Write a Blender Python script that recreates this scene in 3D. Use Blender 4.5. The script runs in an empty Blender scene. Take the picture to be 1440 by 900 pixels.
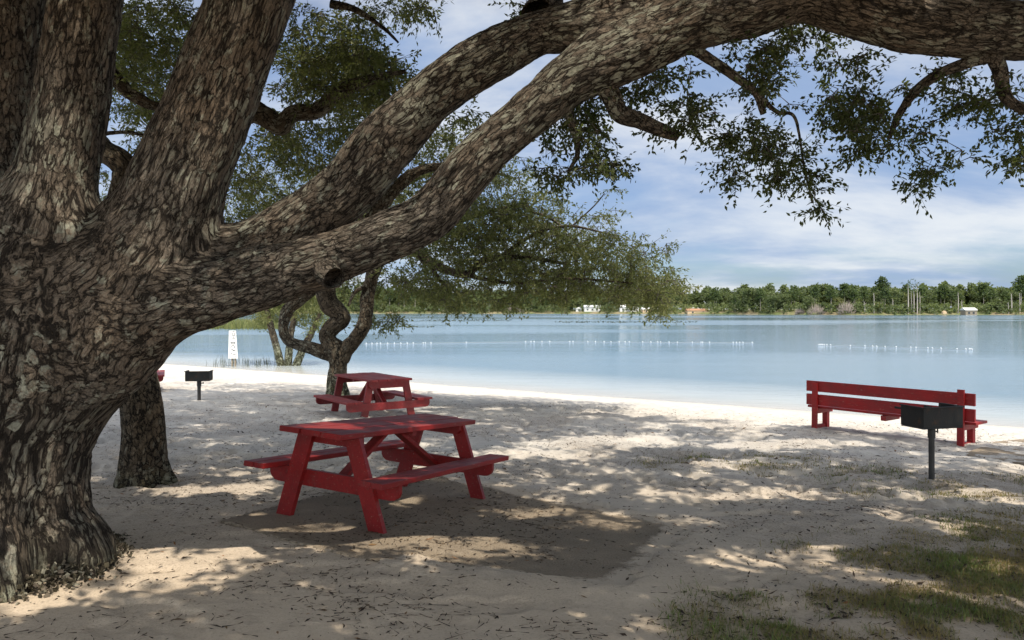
import bpy, math, random
import numpy as np
from mathutils import Vector, Matrix

R = np.random.default_rng(11)
random.seed(5)
C = bpy.context.scene.collection
S = bpy.context.scene
F, CX, CY, EYE = 1088.0, 720.0, 436.0, 1.65       # focal length in photo pixels, horizon row, eye height (m)
ZW = -0.95                                        # water level
SHN = np.array([0.587, 0.81]); SHD = 20.5         # near shoreline: SHN . p = SHD
SUN = np.array([0.345, -0.46, 1.0]); SUN /= np.linalg.norm(SUN)


def px(u, v, d):
    return np.array([(u - CX) / F * d, d, EYE - (v - CY) / F * d])


def uv_of(p):
    p = np.asarray(p, float)
    return CX + F * p[..., 0] / p[..., 1], CY + F * (EYE - p[..., 2]) / p[..., 1]


# ------------------------------------------------------------------ noise
def _hash(i, j, s):
    n = (i.astype(np.int64) * 374761393 + j.astype(np.int64) * 668265263 + s * 1274126177) & 0x7fffffff
    n = ((n ^ (n >> 13)) * 1274126177) & 0x7fffffff
    n = (n ^ (n >> 16)) & 0xffffff
    return n / float(0xffffff)


def vnoise(x, y, s=0):
    i = np.floor(x); j = np.floor(y); fx = x - i; fy = y - j
    fx = fx * fx * fx * (fx * (fx * 6 - 15) + 10); fy = fy * fy * fy * (fy * (fy * 6 - 15) + 10)
    a = _hash(i, j, s); b = _hash(i + 1, j, s); c = _hash(i, j + 1, s); d = _hash(i + 1, j + 1, s)
    return (a * (1 - fx) + b * fx) * (1 - fy) + (c * (1 - fx) + d * fx) * fy


def fbm(x, y, s=0, o=4, g=.5):
    t = 0; a = 1; w = 0
    for k in range(o):
        t = t + a * vnoise(x * 2 ** k + 17.3 * k, y * 2 ** k - 9.1 * k, s + k); w += a; a *= g
    return t / w


def sstep(a, b, x):
    t = np.clip((x - a) / (b - a), 0, 1)
    return t * t * (3 - 2 * t)


# ------------------------------------------------------------------ mesh helpers
def link(name, me, mat=None, parent=None):
    o = bpy.data.objects.new(name, me); C.objects.link(o)
    if mat is not None:
        for m in (mat if isinstance(mat, (list, tuple)) else [mat]):
            me.materials.append(m)
    if parent is not None:
        o.parent = parent
    return o


def raw_mesh(name, V, Q, smooth=True, attrs=None, mats=None):
    """V (n,3), Q (m,k) faces of one size k; attrs point floats."""
    V = np.ascontiguousarray(V, np.float32); Q = np.ascontiguousarray(Q, np.int32)
    me = bpy.data.meshes.new(name); k = Q.shape[1]
    me.vertices.add(len(V)); me.vertices.foreach_set('co', V.ravel())
    me.loops.add(Q.size); me.loops.foreach_set('vertex_index', Q.ravel())
    me.polygons.add(len(Q))
    me.polygons.foreach_set('loop_start', np.arange(0, Q.size, k, dtype=np.int32))
    me.polygons.foreach_set('loop_total', np.full(len(Q), k, np.int32))
    me.polygons.foreach_set('use_smooth', np.full(len(Q), smooth, bool))
    if mats is not None:
        me.polygons.foreach_set('material_index', np.ascontiguousarray(mats, np.int32))
    for a, val in (attrs or {}).items():
        at = me.attributes.new(a, 'FLOAT', 'POINT'); at.data.foreach_set('value', np.ascontiguousarray(val, np.float32))
    me.update(calc_edges=True)
    return me


class MB:
    """collects convex pieces; build() links ONE mesh object"""
    def __init__(s): s.v = []; s.f = []

    def add(s, vs, fs):
        n = len(s.v); s.v += [tuple(map(float, v)) for v in vs]; s.f += [tuple(n + i for i in f) for f in fs]

    def board(s, p, q, wd, w, t, chamfer=.004):
        """board from p to q, width w along wd, thickness t; edges chamfered along its length"""
        p = np.array(p, float); q = np.array(q, float); ax = q - p; L = np.linalg.norm(ax); ax /= L
        wd = np.array(wd, float); wd -= ax * wd.dot(ax); wd /= np.linalg.norm(wd); n = np.cross(ax, wd)
        c = min(chamfer, w * .3, t * .3)
        prof = [(-w/2 + c, -t/2), (w/2 - c, -t/2), (w/2, -t/2 + c), (w/2, t/2 - c), (w/2 - c, t/2), (-w/2 + c, t/2), (-w/2, t/2 - c), (-w/2, -t/2 + c)]
        s.loft([[o + wd * a * k + n * b * k for a, b in prof] for o, k in ((p, .985), (p + ax * c, 1), (q - ax * c, 1), (q, .985))])

    def loft(s, rings, cap=True):
        k = len(rings[0]); vs = [v for r in rings for v in r]; fs = []
        for i in range(len(rings) - 1):
            for j in range(k):
                a = i * k + j; b = i * k + (j + 1) % k
                fs.append((a, b, b + k, a + k))
        if cap:
            fs.append(tuple(range(k))[::-1]); fs.append(tuple((len(rings) - 1) * k + j for j in range(k)))
        s.add(vs, fs)

    def prism(s, poly, ext):
        """poly: list of 3-D points, extruded by ext"""
        ext = np.array(ext, float); s.loft([[np.array(p, float) for p in poly], [np.array(p, float) + ext for p in poly]])

    def rod(s, p, q, r, r2=None, n=10):
        p = np.array(p, float); q = np.array(q, float); ax = q - p; ax /= np.linalg.norm(ax); r2 = r if r2 is None else r2
        a = np.cross(ax, (0, 0, 1) if abs(ax[2]) < .9 else (1, 0, 0)); a /= np.linalg.norm(a); b = np.cross(ax, a)
        s.loft([[o + (a * math.cos(t) + b * math.sin(t)) * rr for t in np.linspace(0, 2 * math.pi, n, endpoint=False)] for o, rr in ((p, r), (q, r2))])

    def build(s, name, mat, parent=None, smooth=False):
        me = bpy.data.meshes.new(name); me.from_pydata(s.v, [], s.f)
        import bmesh
        b = bmesh.new(); b.from_mesh(me); bmesh.ops.recalc_face_normals(b, faces=b.faces); b.to_mesh(me); b.free()
        if smooth:
            for p in me.polygons: p.use_smooth = True
        return link(name, me, mat, parent)


def tag(o, label, cat, group=None, kind=None):
    if label: o['label'] = label
    if cat: o['category'] = cat
    if group: o['group'] = group
    if kind: o['kind'] = kind
    return o


def thing(name, label, cat, loc=(0, 0, 0), group=None):
    o = bpy.data.objects.new(name, None); C.objects.link(o); o.location = tuple(map(float, loc)); o.empty_display_size = .2
    return tag(o, label, cat, group)


def world_child(o, root):
    """part built in world coordinates: parent and keep in place"""
    o.parent = root; o.matrix_parent_inverse = Matrix.Translation(-Vector(root.location))
    return o


# ------------------------------------------------------------------ materials
class NT:
    def __init__(s, name):
        s.m = bpy.data.materials.new(name); s.m.use_nodes = True; s.t = s.m.node_tree; s.n = s.t.nodes
        s.b = s.n['Principled BSDF']; s.out = s.n['Material Output']

    def __call__(s, typ, **kw):
        n = s.n.new('ShaderNode' + typ)
        for k, v in kw.items():
            if k in n.inputs.keys() if isinstance(k, str) else False:
                s.put(n.inputs[k], v)
            else:
                setattr(n, k, v)
        return n

    def put(s, sock, v):
        if isinstance(v, bpy.types.NodeSocket): s.t.links.new(v, sock)
        else:
            if sock.type == 'RGBA' and len(v) == 3: v = (*v, 1)
            sock.default_value = v

    def math(s, op, a, b=None, clamp=False):
        n = s.n.new('ShaderNodeMath'); n.operation = op; n.use_clamp = clamp; s.put(n.inputs[0], a)
        if b is not None: s.put(n.inputs[1], b)
        return n.outputs[0]

    def mix(s, f, a, b, mode='MIX'):
        n = s.n.new('ShaderNodeMix'); n.data_type = 'RGBA'; n.blend_type = mode
        s.put(n.inputs[0], f); s.put(n.inputs[6], a); s.put(n.inputs[7], b)
        return n.outputs[2]

    def ramp(s, f, stops, interp='LINEAR'):
        n = s.n.new('ShaderNodeValToRGB'); n.color_ramp.interpolation = interp; e = n.color_ramp.elements
        while len(e) < len(stops): e.new(.5)
        for el, (p, c) in zip(e, stops):
            el.position = p; el.color = (*c, 1) if not isinstance(c, (int, float)) else (c, c, c, 1)
        s.put(n.inputs[0], f); return n.outputs[0]

    def rng(s, f, a, b, c=0., d=1.):
        n = s.n.new('ShaderNodeMapRange'); n.clamp = True
        for i, v in enumerate((f, a, b, c, d)): s.put(n.inputs[i], v)
        return n.outputs[0]

    def noise(s, vec, scale, detail=4., rough=.55, dist=0., out=0):
        n = s.n.new('ShaderNodeTexNoise'); n.inputs['Scale'].default_value = scale; n.inputs['Detail'].default_value = detail
        n.inputs['Roughness'].default_value = rough; n.inputs['Distortion'].default_value = dist
        if vec is not None: s.put(n.inputs['Vector'], vec)
        return n.outputs[out]

    def attr(s, name):
        n = s.n.new('ShaderNodeAttribute'); n.attribute_name = name; return n.outputs['Fac']

    def pos(s): return s.n.new('ShaderNodeNewGeometry').outputs['Position']

    def obj(s): return s.n.new('ShaderNodeTexCoord').outputs['Object']

    def scale(s, vec, sc):
        n = s.n.new('ShaderNodeMapping'); s.put(n.inputs['Vector'], vec); n.inputs['Scale'].default_value = sc; return n.outputs[0]

    def bump(s, h, dist, strength=1., normal=None):
        n = s.n.new('ShaderNodeBump'); n.inputs['Distance'].default_value = dist; n.inputs['Strength'].default_value = strength
        s.put(n.inputs['Height'], h)
        if normal is not None: s.put(n.inputs['Normal'], normal)
        return n.outputs[0]

    def fin(s, color=None, rough=None, normal=None, spec=None):
        if color is not None: s.put(s.b.inputs['Base Color'], color)
        if rough is not None: s.put(s.b.inputs['Roughness'], rough)
        if normal is not None: s.put(s.b.inputs['Normal'], normal)
        if spec is not None: s.b.inputs['Specular IOR Level'].default_value = spec
        return s.m


def mat_plain(name, col, rough=.7, var=.25, scale=8., bump=.0, spec=.4):
    k = NT(name); p = k.obj(); n = k.noise(p, scale, 5)
    c = k.mix(n, tuple(x * (1 - var) for x in col), tuple(min(1, x * (1 + var)) for x in col))
    nb = k.bump(k.noise(p, scale * 6, 4), bump) if bump else None
    return k.fin(c, rough, nb, spec)


def mat_bark(name, light=(.205, .174, .143), dark=(.026, .021, .017), lichen=.5, moss_z=None, depth=.022, gap=0.):
    """furrowed bark: plates laid out along the limb (bark_co runs along and around it), dark fissures between them"""
    k = NT(name); p = k.pos(); at = k.n.new('ShaderNodeAttribute'); at.attribute_name = 'bark_co'; bc = at.outputs['Vector']

    def vadd(a, b, f):
        q = k.n.new('ShaderNodeVectorMath'); q.operation = 'SUBTRACT'; k.put(q.inputs[0], b); q.inputs[1].default_value = (.5, .5, .5)
        m = k.n.new('ShaderNodeVectorMath'); m.operation = 'SCALE'; k.put(m.inputs[0], q.outputs[0]); m.inputs['Scale'].default_value = f
        r = k.n.new('ShaderNodeVectorMath'); k.put(r.inputs[0], a); k.put(r.inputs[1], m.outputs[0]); return r.outputs[0]
    P = vadd(bc, k.noise(bc, 1.1, 3, .6, out=1), 1.3); P = vadd(P, k.noise(bc, 4, 4, .65, out=1), .55)

    def vor(vec, scale, feat, out):
        v = k.n.new('ShaderNodeTexVoronoi'); v.feature = feat; v.inputs['Scale'].default_value = scale; v.inputs['Randomness'].default_value = .95; k.put(v.inputs['Vector'], vec); return v.outputs[out]
    e = vor(P, 1., 'DISTANCE_TO_EDGE', 'Distance'); rc = k.n.new('ShaderNodeSeparateColor'); k.put(rc.inputs[0], vor(P, 1., 'F1', 'Color')); cr = rc.outputs[0]
    e2 = vor(P, 2.3, 'DISTANCE_TO_EDGE', 'Distance')
    wide = k.noise(bc, .55, 3, .6); fine = k.noise(p, 55, 6, .7); mid = k.noise(bc, 3.2, 5, .65)
    w = k.math('ADD', k.rng(wide, .40, .70, .025 + gap * .4, .24 + gap), k.math('MULTIPLY', mid, .10))
    pl = k.rng(k.math('ADD', e, k.math('MULTIPLY', k.math('SUBTRACT', fine, .5), .16)), k.math('SUBTRACT', k.math('MULTIPLY', w, .45), .05), w)
    crack = k.rng(e2, .0, k.math('MULTIPLY', mid, .14))
    big = k.noise(p, 1.6, 5, .6)
    base = k.mix(cr, tuple(x * .66 for x in light), tuple(x * 1.18 for x in light))
    base = k.mix(k.rng(big, .35, .7), base, tuple(x * c for x, c in zip(light, (1.05, .92, .80))))
    base = k.mix(k.rng(fine, .3, .72, .0, .65), base, tuple(x * .42 for x in light))
    base = k.mix(k.math('MULTIPLY', k.rng(crack, 1, 0), .5), base, dark)
    ln = k.noise(p, 11, 6, .7); lb = k.noise(p, 1.1, 3)
    lf = k.math('MULTIPLY', k.rng(k.math('ADD', ln, k.math('MULTIPLY', lb, .55)), .73, .84), k.math('MULTIPLY', k.rng(pl, .3, .8), lichen))
    lf = k.math('MULTIPLY', lf, k.rng(cr, .2, .6))
    base = k.mix(lf, base, (.29, .29, .23))
    if moss_z is not None:
        sep = k.n.new('ShaderNodeSeparateXYZ'); k.put(sep.inputs[0], p)
        zz = k.math('ADD', sep.outputs['Z'], k.math('MULTIPLY', k.noise(p, 2.2, 4), .55))
        m = k.rng(zz, moss_z + .55, moss_z + .15)
        spot = k.rng(k.math('ADD', k.noise(p, 32, 5, .7), k.math('MULTIPLY', cr, .30)), .60, .72)
        base = k.mix(k.math('MULTIPLY', m, .8), base, k.mix(spot, (.05, .056, .025), (.30, .31, .22)))
    col = k.mix(k.rng(pl, .05, .6), dark, base)  # dark inner bark in the fissures; the colour also stands for their self-shadow
    h = k.math('MULTIPLY', pl, k.math('ADD', k.math('MULTIPLY', cr, .55), .6)); h = k.math('ADD', h, k.math('MULTIPLY', crack, .22)); h = k.math('ADD', h, k.math('MULTIPLY', mid, .45)); h = k.math('ADD', h, k.math('MULTIPLY', fine, .40))
    nb = k.bump(h, depth, 1.)
    return k.fin(col, .93, nb, .12)


def mat_leaf(name, a, b, c, trans=.42):
    k = NT(name); t = k.attr('tint')
    col = k.ramp(t, [(0, a), (.6, b), (1, c)])
    k.fin(col, .48, None, .35)
    tr = k.n.new('ShaderNodeBsdfTranslucent'); k.put(tr.inputs[0], k.mix(.5, col, (.16, .20, .02), 'ADD'))
    mx = k.n.new('ShaderNodeMixShader'); mx.inputs[0].default_value = trans
    k.t.links.new(k.b.outputs[0], mx.inputs[1]); k.t.links.new(tr.outputs[0], mx.inputs[2]); k.t.links.new(mx.outputs[0], k.out.inputs[0])
    return k.m


M = {}
M['bark'] = mat_bark('oak_bark', lichen=.85)
M['bark_trunk'] = mat_bark('oak_trunk_bark', moss_z=.16, lichen=.5, depth=.036, gap=.08)
M['bark_far'] = mat_bark('mossy_bark', (.14, .115, .085), (.018, .015, .012), .5, moss_z=-.05, depth=.018)
M['twig'] = mat_plain('twig_bark', (.055, .045, .038), .9, .4, 20)
M['leaf'] = mat_leaf('oak_leaf', (.024, .034, .013), (.050, .064, .022), (.11, .12, .045))
M['leaf_olive'] = mat_leaf('olive_leaf', (.046, .056, .020), (.105, .118, .040), (.19, .19, .075))
M['leaf_far'] = mat_leaf('distant_leaf', (.066, .085, .042), (.112, .142, .060), (.19, .21, .092), .5)  # colours lightened and dulled in place of distance haze
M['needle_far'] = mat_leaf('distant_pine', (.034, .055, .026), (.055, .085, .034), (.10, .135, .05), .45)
M['bare_far'] = mat_plain('bare_twigs', (.20, .165, .15), .9, .2, 1)
M['trunk_far'] = mat_plain('distant_trunk', (.34, .30, .26), .9, .3, .6)


def mat_red(name, wear=.5, base=(.225, .007, .007), ang=0.):
    """old red paint over boards that run along direction ang: brush and grain lines, scuffs, dusty faded upper faces"""
    k = NT(name); p = k.obj(); mp = k.n.new('ShaderNodeMapping'); mp.vector_type = 'TEXTURE'; k.put(mp.inputs['Vector'], p); mp.inputs['Rotation'].default_value = (0, 0, ang); q = mp.outputs[0]
    n = k.noise(p, 2.5, 6, .6); gr = k.noise(k.scale(q, (2.2, 46, 46)), 1, 5, .65)
    c = k.mix(k.rng(n, .35, .7), tuple(x * .70 for x in base), tuple(x * 1.15 for x in base))
    c = k.mix(k.rng(gr, .46, .70, 0, .45), c, tuple(x * .45 for x in base))
    sp = k.n.new('ShaderNodeSeparateXYZ'); k.put(sp.inputs[0], k.n.new('ShaderNodeNewGeometry').outputs['Normal'])
    up = k.rng(sp.outputs['Z'], .75, .95)
    c = k.mix(k.math('MULTIPLY', up, k.rng(k.noise(k.scale(q, (1.2, 9, 9)), 1, 5, .7), .35, .72, .05, .5)), c, (.30, .085, .075))
    c = k.mix(k.rng(k.noise(k.scale(q, (5, 22, 22)), 1, 6, .8), .57, .66, 0, wear), c, (.13, .045, .038))
    c = k.mix(k.rng(k.noise(k.scale(q, (14, 60, 60)), 1, 3, .7), .64, .71, 0, wear * .8), c, (.33, .24, .19))
    nb = k.bump(gr, .004, .7); nb = k.bump(k.noise(p, 60, 4, .6), .0015, .5, nb)
    return k.fin(c, k.rng(n, .3, .7, .42, .66), nb, .4)


M['red'] = mat_red('red_paint', .7, ang=1.152)
M['red_worn'] = mat_red('worn_red_paint', .9, (.205, .012, .014), 2.185)
M['red_bench'] = mat_red('bench_red_paint', .7, (.31, .008, .009), -.926)
k_ = NT('black_iron'); p_ = k_.obj(); c_ = k_.mix(k_.noise(p_, 6, 5), (.010, .010, .010), (.028, .026, .024))
c_ = k_.mix(k_.rng(k_.noise(p_, 9, 6, .75), .54, .68, 0, .75), c_, (.075, .032, .016)); c_ = k_.mix(k_.rng(k_.noise(p_, 4, 5, .7), .60, .72, 0, .5), c_, (.11, .105, .10))
M['grill'] = k_.fin(c_, .7, k_.bump(k_.noise(p_, 45, 4, .7), .003), .3)
M['rust_post'] = mat_plain('dark_steel_post', (.035, .032, .03), .6, .5, 10, .001)
M['cut_wood'] = mat_plain('weathered_cut_wood', (.19, .145, .095), .9, .4, 14, .003)
M['white'] = mat_plain('white_paint', (.78, .78, .75), .5, .05, 5)
M['float_white'] = mat_plain('float_plastic', (.52, .54, .56), .5, .05, 5)
M['letter'] = mat_plain('dark_lettering', (.06, .06, .065), .6, .1)
M['post_wood'] = mat_plain('grey_wood', (.22, .18, .13), .85, .35, 9, .004)
M['rope'] = mat_plain('pale_rope', (.35, .38, .40), .8, .1)
M['grey_roof'] = mat_plain('grey_roofing', (.40, .40, .41), .7, .1, 1)
M['shed_roof'] = mat_plain('pale_sheet_roof', (.50, .50, .48), .6, .1, 1)
M['tan_wall'] = mat_plain('tan_siding', (.50, .36, .22), .8, .1, 1)
M['house_white'] = mat_plain('white_siding', (.60, .59, .56), .7, .05, 1)
M['pane'] = mat_plain('dark_window', (.03, .035, .04), .2, .1, 1)
M['brown_roof'] = mat_plain('brown_roofing', (.30, .16, .09), .8, .15, 1)


# ------------------------------------------------------------------ terrain
TH, TX, TY = 1.152, -1.026, 6.526
TA = np.array([math.cos(TH), math.sin(TH)]); TB = np.array([TA[1], -TA[0]]); TSA, TSB = -.079, -.056


def tilt_plane(x, y):
    rx, ry = x - TX, y - TY
    return -.005 + TSA * (rx * TA[0] + ry * TA[1]) + TSB * (rx * TB[0] + ry * TB[1])


def ground_smooth(x, y):
    x = np.asarray(x, float); y = np.asarray(y, float)
    z = -.042 * (y - 6.5) - .02 * (x + 1)
    z = np.where(y < 3, -.042 * (3 - 6.5) - .02 * (x + 1) + .01 * (3 - y), z)
    w = np.exp(-(((x - TX) ** 2 + (y - TY) ** 2) / 2.0 ** 2))
    z = z * (1 - w) + tilt_plane(x, y) * w
    s = x * SHN[0] + y * SHN[1] + .5 * (fbm(x * .12, y * .12, 40, 2) - .5) + .25 * (fbm(x * .6, y * .6, 41, 2) - .5)
    beach = ZW + .075 * (SHD - s)                                # the sheet that meets the water at s = SHD
    beach = np.where(s > SHD, ZW - .10 * (s - SHD), beach)
    t = sstep(SHD - 9, SHD - 1.0, s)
    z = z * (1 - t) + np.minimum(beach, ZW + .6) * t
    return np.maximum(z, ZW - 2.5)


def g(x, y): return float(ground_smooth(np.array([x]), np.array([y]))[0])


def on_ground(u, v):
    """the point of the ground seen at photo pixel (u, v)"""
    d = 8.
    for _ in range(60):
        z = g((u - CX) / F * d, d); d += .5 * ((EYE - z) * F / (v - CY) - d)
    return np.array([(u - CX) / F * d, d, g((u - CX) / F * d, d)])


PAD_POLY = np.array([on_ground(u, v)[:2] for u, v in [(306, 733), (503, 686), (566, 655), (700, 684), (840, 712), (965, 737), (940, 785), (880, 828), (740, 818), (600, 798), (430, 762)]])


def poly_dist(x, y, P):
    """signed distance, negative inside"""
    d = np.full(x.shape, 1e9); ins = np.zeros(x.shape, bool)
    for i in range(len(P)):
        a = P[i]; b = P[(i + 1) % len(P)]; e = b - a
        t = np.clip(((x - a[0]) * e[0] + (y - a[1]) * e[1]) / e.dot(e), 0, 1)
        d = np.minimum(d, np.hypot(x - a[0] - t * e[0], y - a[1] - t * e[1]))
        c = ((a[1] > y) != (b[1] > y)) & (x < (b[0] - a[0]) * (y - a[1]) / (b[1] - a[1] + 1e-12) + a[0])
        ins ^= c
    return np.where(ins, -d, d)


def sand_relief(x, y):
    s = x * SHN[0] + y * SHN[1]
    r = .055 * (fbm(x * .8, y * .8, 1, 3) - .5)
    rid = 1 - np.abs(2 * fbm(x * 2.6, y * 2.6, 5, 3) - 1)
    r += .020 * (rid - .75)
    pit = fbm(x * 3.4 + .6 * fbm(x * 2, y * 2, 9, 2), y * 3.4, 7, 2)
    walked = sstep(.35, .6, fbm(x * .35, y * .35, 12, 2)) * .7 + .45
    r -= .032 * sstep(.56, .74, pit) * walked
    r += .014 * (fbm(x * 11, y * 11, 3, 3) - .5)
    c = .42; I = np.floor(x / c); J = np.floor(y / c); ft = np.zeros_like(r)                # single footprints, with a pushed-up rim
    for di in (-1, 0, 1):
        for dj in (-1, 0, 1):
            i = I + di; j = J + dj; cx = (i + .2 + .6 * _hash(i, j, 101)) * c; cy = (j + .2 + .6 * _hash(i, j, 102)) * c; an = _hash(i, j, 103) * 6.283; on = _hash(i, j, 104) < .55
            a_ = ((x - cx) * np.cos(an) + (y - cy) * np.sin(an)) / (.10 + .06 * _hash(i, j, 105)); b_ = (-(x - cx) * np.sin(an) + (y - cy) * np.cos(an)) / .055; q = a_ * a_ + b_ * b_
            ft += on * (.011 * np.exp(-((np.sqrt(q) - 1.35) / .35) ** 2) - .030 * np.exp(-q * q * .8)) * (.4 + .6 * _hash(i, j, 106))
    r += ft * (.25 + .75 * sstep(4.5, 8, y))
    calm = sstep(2.5, 6.5, y) * .75 + .25 + .55 * sstep(6, 9, y)                      # raked smooth close by, trampled further off
    wet = 1 - sstep(SHD - 2, SHD - .3, s) * .85
    return r * calm * wet


GRASS_SPOTS = [(1330, 870, 330, 110, 1.), (1440, 800, 230, 75, 1.), (1090, 890, 90, 30, .45), (1240, 800, 90, 28, .6), (1030, 650, 120, 12, .75),
               (1210, 665, 70, 10, .5), (1400, 684, 110, 16, .75), (1290, 735, 60, 8, .35), (1200, 690, 60, 6, .3), (1100, 870, 60, 25, .4)]


def grass_mask(x, y, z):
    u, v = uv_of(np.stack([x, np.maximum(y, .5), z], -1)); m = np.zeros(x.shape)
    for a, b, ra, rb, k in GRASS_SPOTS:
        m = np.maximum(m, k * np.clip(1.25 - np.hypot((u - a) / ra, (v - b) / rb), 0, 1) ** .8)
    m = np.maximum(m, .8 * sstep(1.6, 3.2, x - .25 * (y - 1)) * (1 - sstep(4.2, 5.5, y)))
    return m * sstep(.35, .60, fbm(x * 2.1, y * 2.1, 21, 4))


def ground_full(x, y, top=False):
    z0 = ground_smooth(x, y); rel = sand_relief(x, y) * np.clip(np.hypot(x, y) - .5, 0, 1)
    pd = poly_dist(x, y, PAD_POLY); near = pd < 1.2
    rag = pd + .55 * (fbm(x * 1.6, y * 1.6, 31, 4) - .5) + .16 * (fbm(x * 9, y * 9, 33, 3) - .5) + .05
    # left and back edges of the slab stay crisp, sand has drifted over the others
    left = sstep(-.5, -1.1, x)
    inside = sstep(.10, -.16, rag) * (1 - left) + sstep(.015, -.015, pd) * left
    z = z0 + rel * (1 - .75 * sstep(.7, -.1, pd)) + .030 * sstep(.45, .0, pd) * (1 - left) - .002 * left * near
    z = np.where(near, z * (1 - inside) + (z0 - .030) * inside, z)
    return np.where(inside > .3, np.maximum(z, z0 + .005), z) if top else z


def build_ground():
    th_f = np.radians(np.linspace(-44, 44, 640)); th_s = np.radians(np.concatenate([np.linspace(-180, -46, 70), ]))
    th = np.concatenate([th_s, th_f, -th_s[::-1][:-1]])
    rr = np.concatenate([[.05, .4, .8], np.geomspace(1.2, 70, 820), [80, 95, 120]])
    T, RR = np.meshgrid(th, rr, indexing='xy')
    x = (RR * np.sin(T)).ravel(); y = (RR * np.cos(T)).ravel()
    z = ground_full(x, y)
    gm = grass_mask(x, y, z)
    n = len(th); m = len(rr)
    i = np.arange(m - 1)[:, None] * n; j = np.arange(n)[None, :]
    Q = np.stack([i + j, i + n + j, i + n + (j + 1) % n, i + (j + 1) % n], -1).reshape(-1, 4)
    me = raw_mesh('ground', np.stack([x, y, z], 1), Q[:, ::-1], True, {'soil': gm})
    k = NT('white_sand'); p = k.pos(); sep = k.n.new('ShaderNodeSeparateXYZ'); k.put(sep.inputs[0], p)
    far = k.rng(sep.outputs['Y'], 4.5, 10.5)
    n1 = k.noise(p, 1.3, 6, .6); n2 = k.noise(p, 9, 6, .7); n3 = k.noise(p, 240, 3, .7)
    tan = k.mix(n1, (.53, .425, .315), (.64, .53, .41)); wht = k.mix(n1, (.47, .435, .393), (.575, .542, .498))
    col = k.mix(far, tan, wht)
    col = k.mix(k.rng(n2, .52, .75, 0, .45), col, (.25, .20, .16))            # humus worked into the sand
    col = k.mix(k.rng(k.noise(p, 30, 5, .75), .60, .70, 0, .5), col, (.16, .12, .095))
    col = k.mix(k.rng(n3, .58, .8, 0, .45), col, (.20, .165, .14))
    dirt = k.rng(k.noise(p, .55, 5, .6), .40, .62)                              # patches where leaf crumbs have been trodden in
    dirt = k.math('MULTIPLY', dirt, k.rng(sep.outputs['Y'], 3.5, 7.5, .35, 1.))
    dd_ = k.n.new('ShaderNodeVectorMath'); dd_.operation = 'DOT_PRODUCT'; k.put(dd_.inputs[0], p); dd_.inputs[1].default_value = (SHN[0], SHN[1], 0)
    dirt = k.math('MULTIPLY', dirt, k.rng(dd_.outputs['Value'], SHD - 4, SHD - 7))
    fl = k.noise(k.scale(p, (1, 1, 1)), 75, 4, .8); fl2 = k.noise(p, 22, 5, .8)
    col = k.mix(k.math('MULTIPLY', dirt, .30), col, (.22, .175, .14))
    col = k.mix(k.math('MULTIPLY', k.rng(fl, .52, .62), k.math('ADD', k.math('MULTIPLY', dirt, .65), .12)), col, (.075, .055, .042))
    col = k.mix(k.math('MULTIPLY', k.rng(fl2, .56, .66), k.math('ADD', k.math('MULTIPLY', dirt, .60), .08)), col, (.10, .075, .055))
    soil = k.attr('soil')
    col = k.mix(k.math('MULTIPLY', soil, .75), col, k.mix(n2, (.085, .065, .04), (.17, .125, .075)))
    d = k.n.new('ShaderNodeVectorMath'); d.operation = 'DOT_PRODUCT'; k.put(d.inputs[0], p); d.inputs[1].default_value = (SHN[0], SHN[1], 0)
    wet = k.rng(sep.outputs['Z'], ZW + .07, ZW + .015)
    col = k.mix(k.math('MULTIPLY', wet, .55), col, (.45, .40, .33))
    nb = k.bump(n2, .012, .7); nb = k.bump(k.noise(p, 45, 5, .7), .007, .8, nb); nb = k.bump(n3, .0022, .8, nb)
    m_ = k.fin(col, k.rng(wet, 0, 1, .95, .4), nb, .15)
    o = link('ground', me, m_); o['kind'] = 'structure'; o['label'] = 'pale sandy ground sloping down to the lake'
    return o


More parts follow.
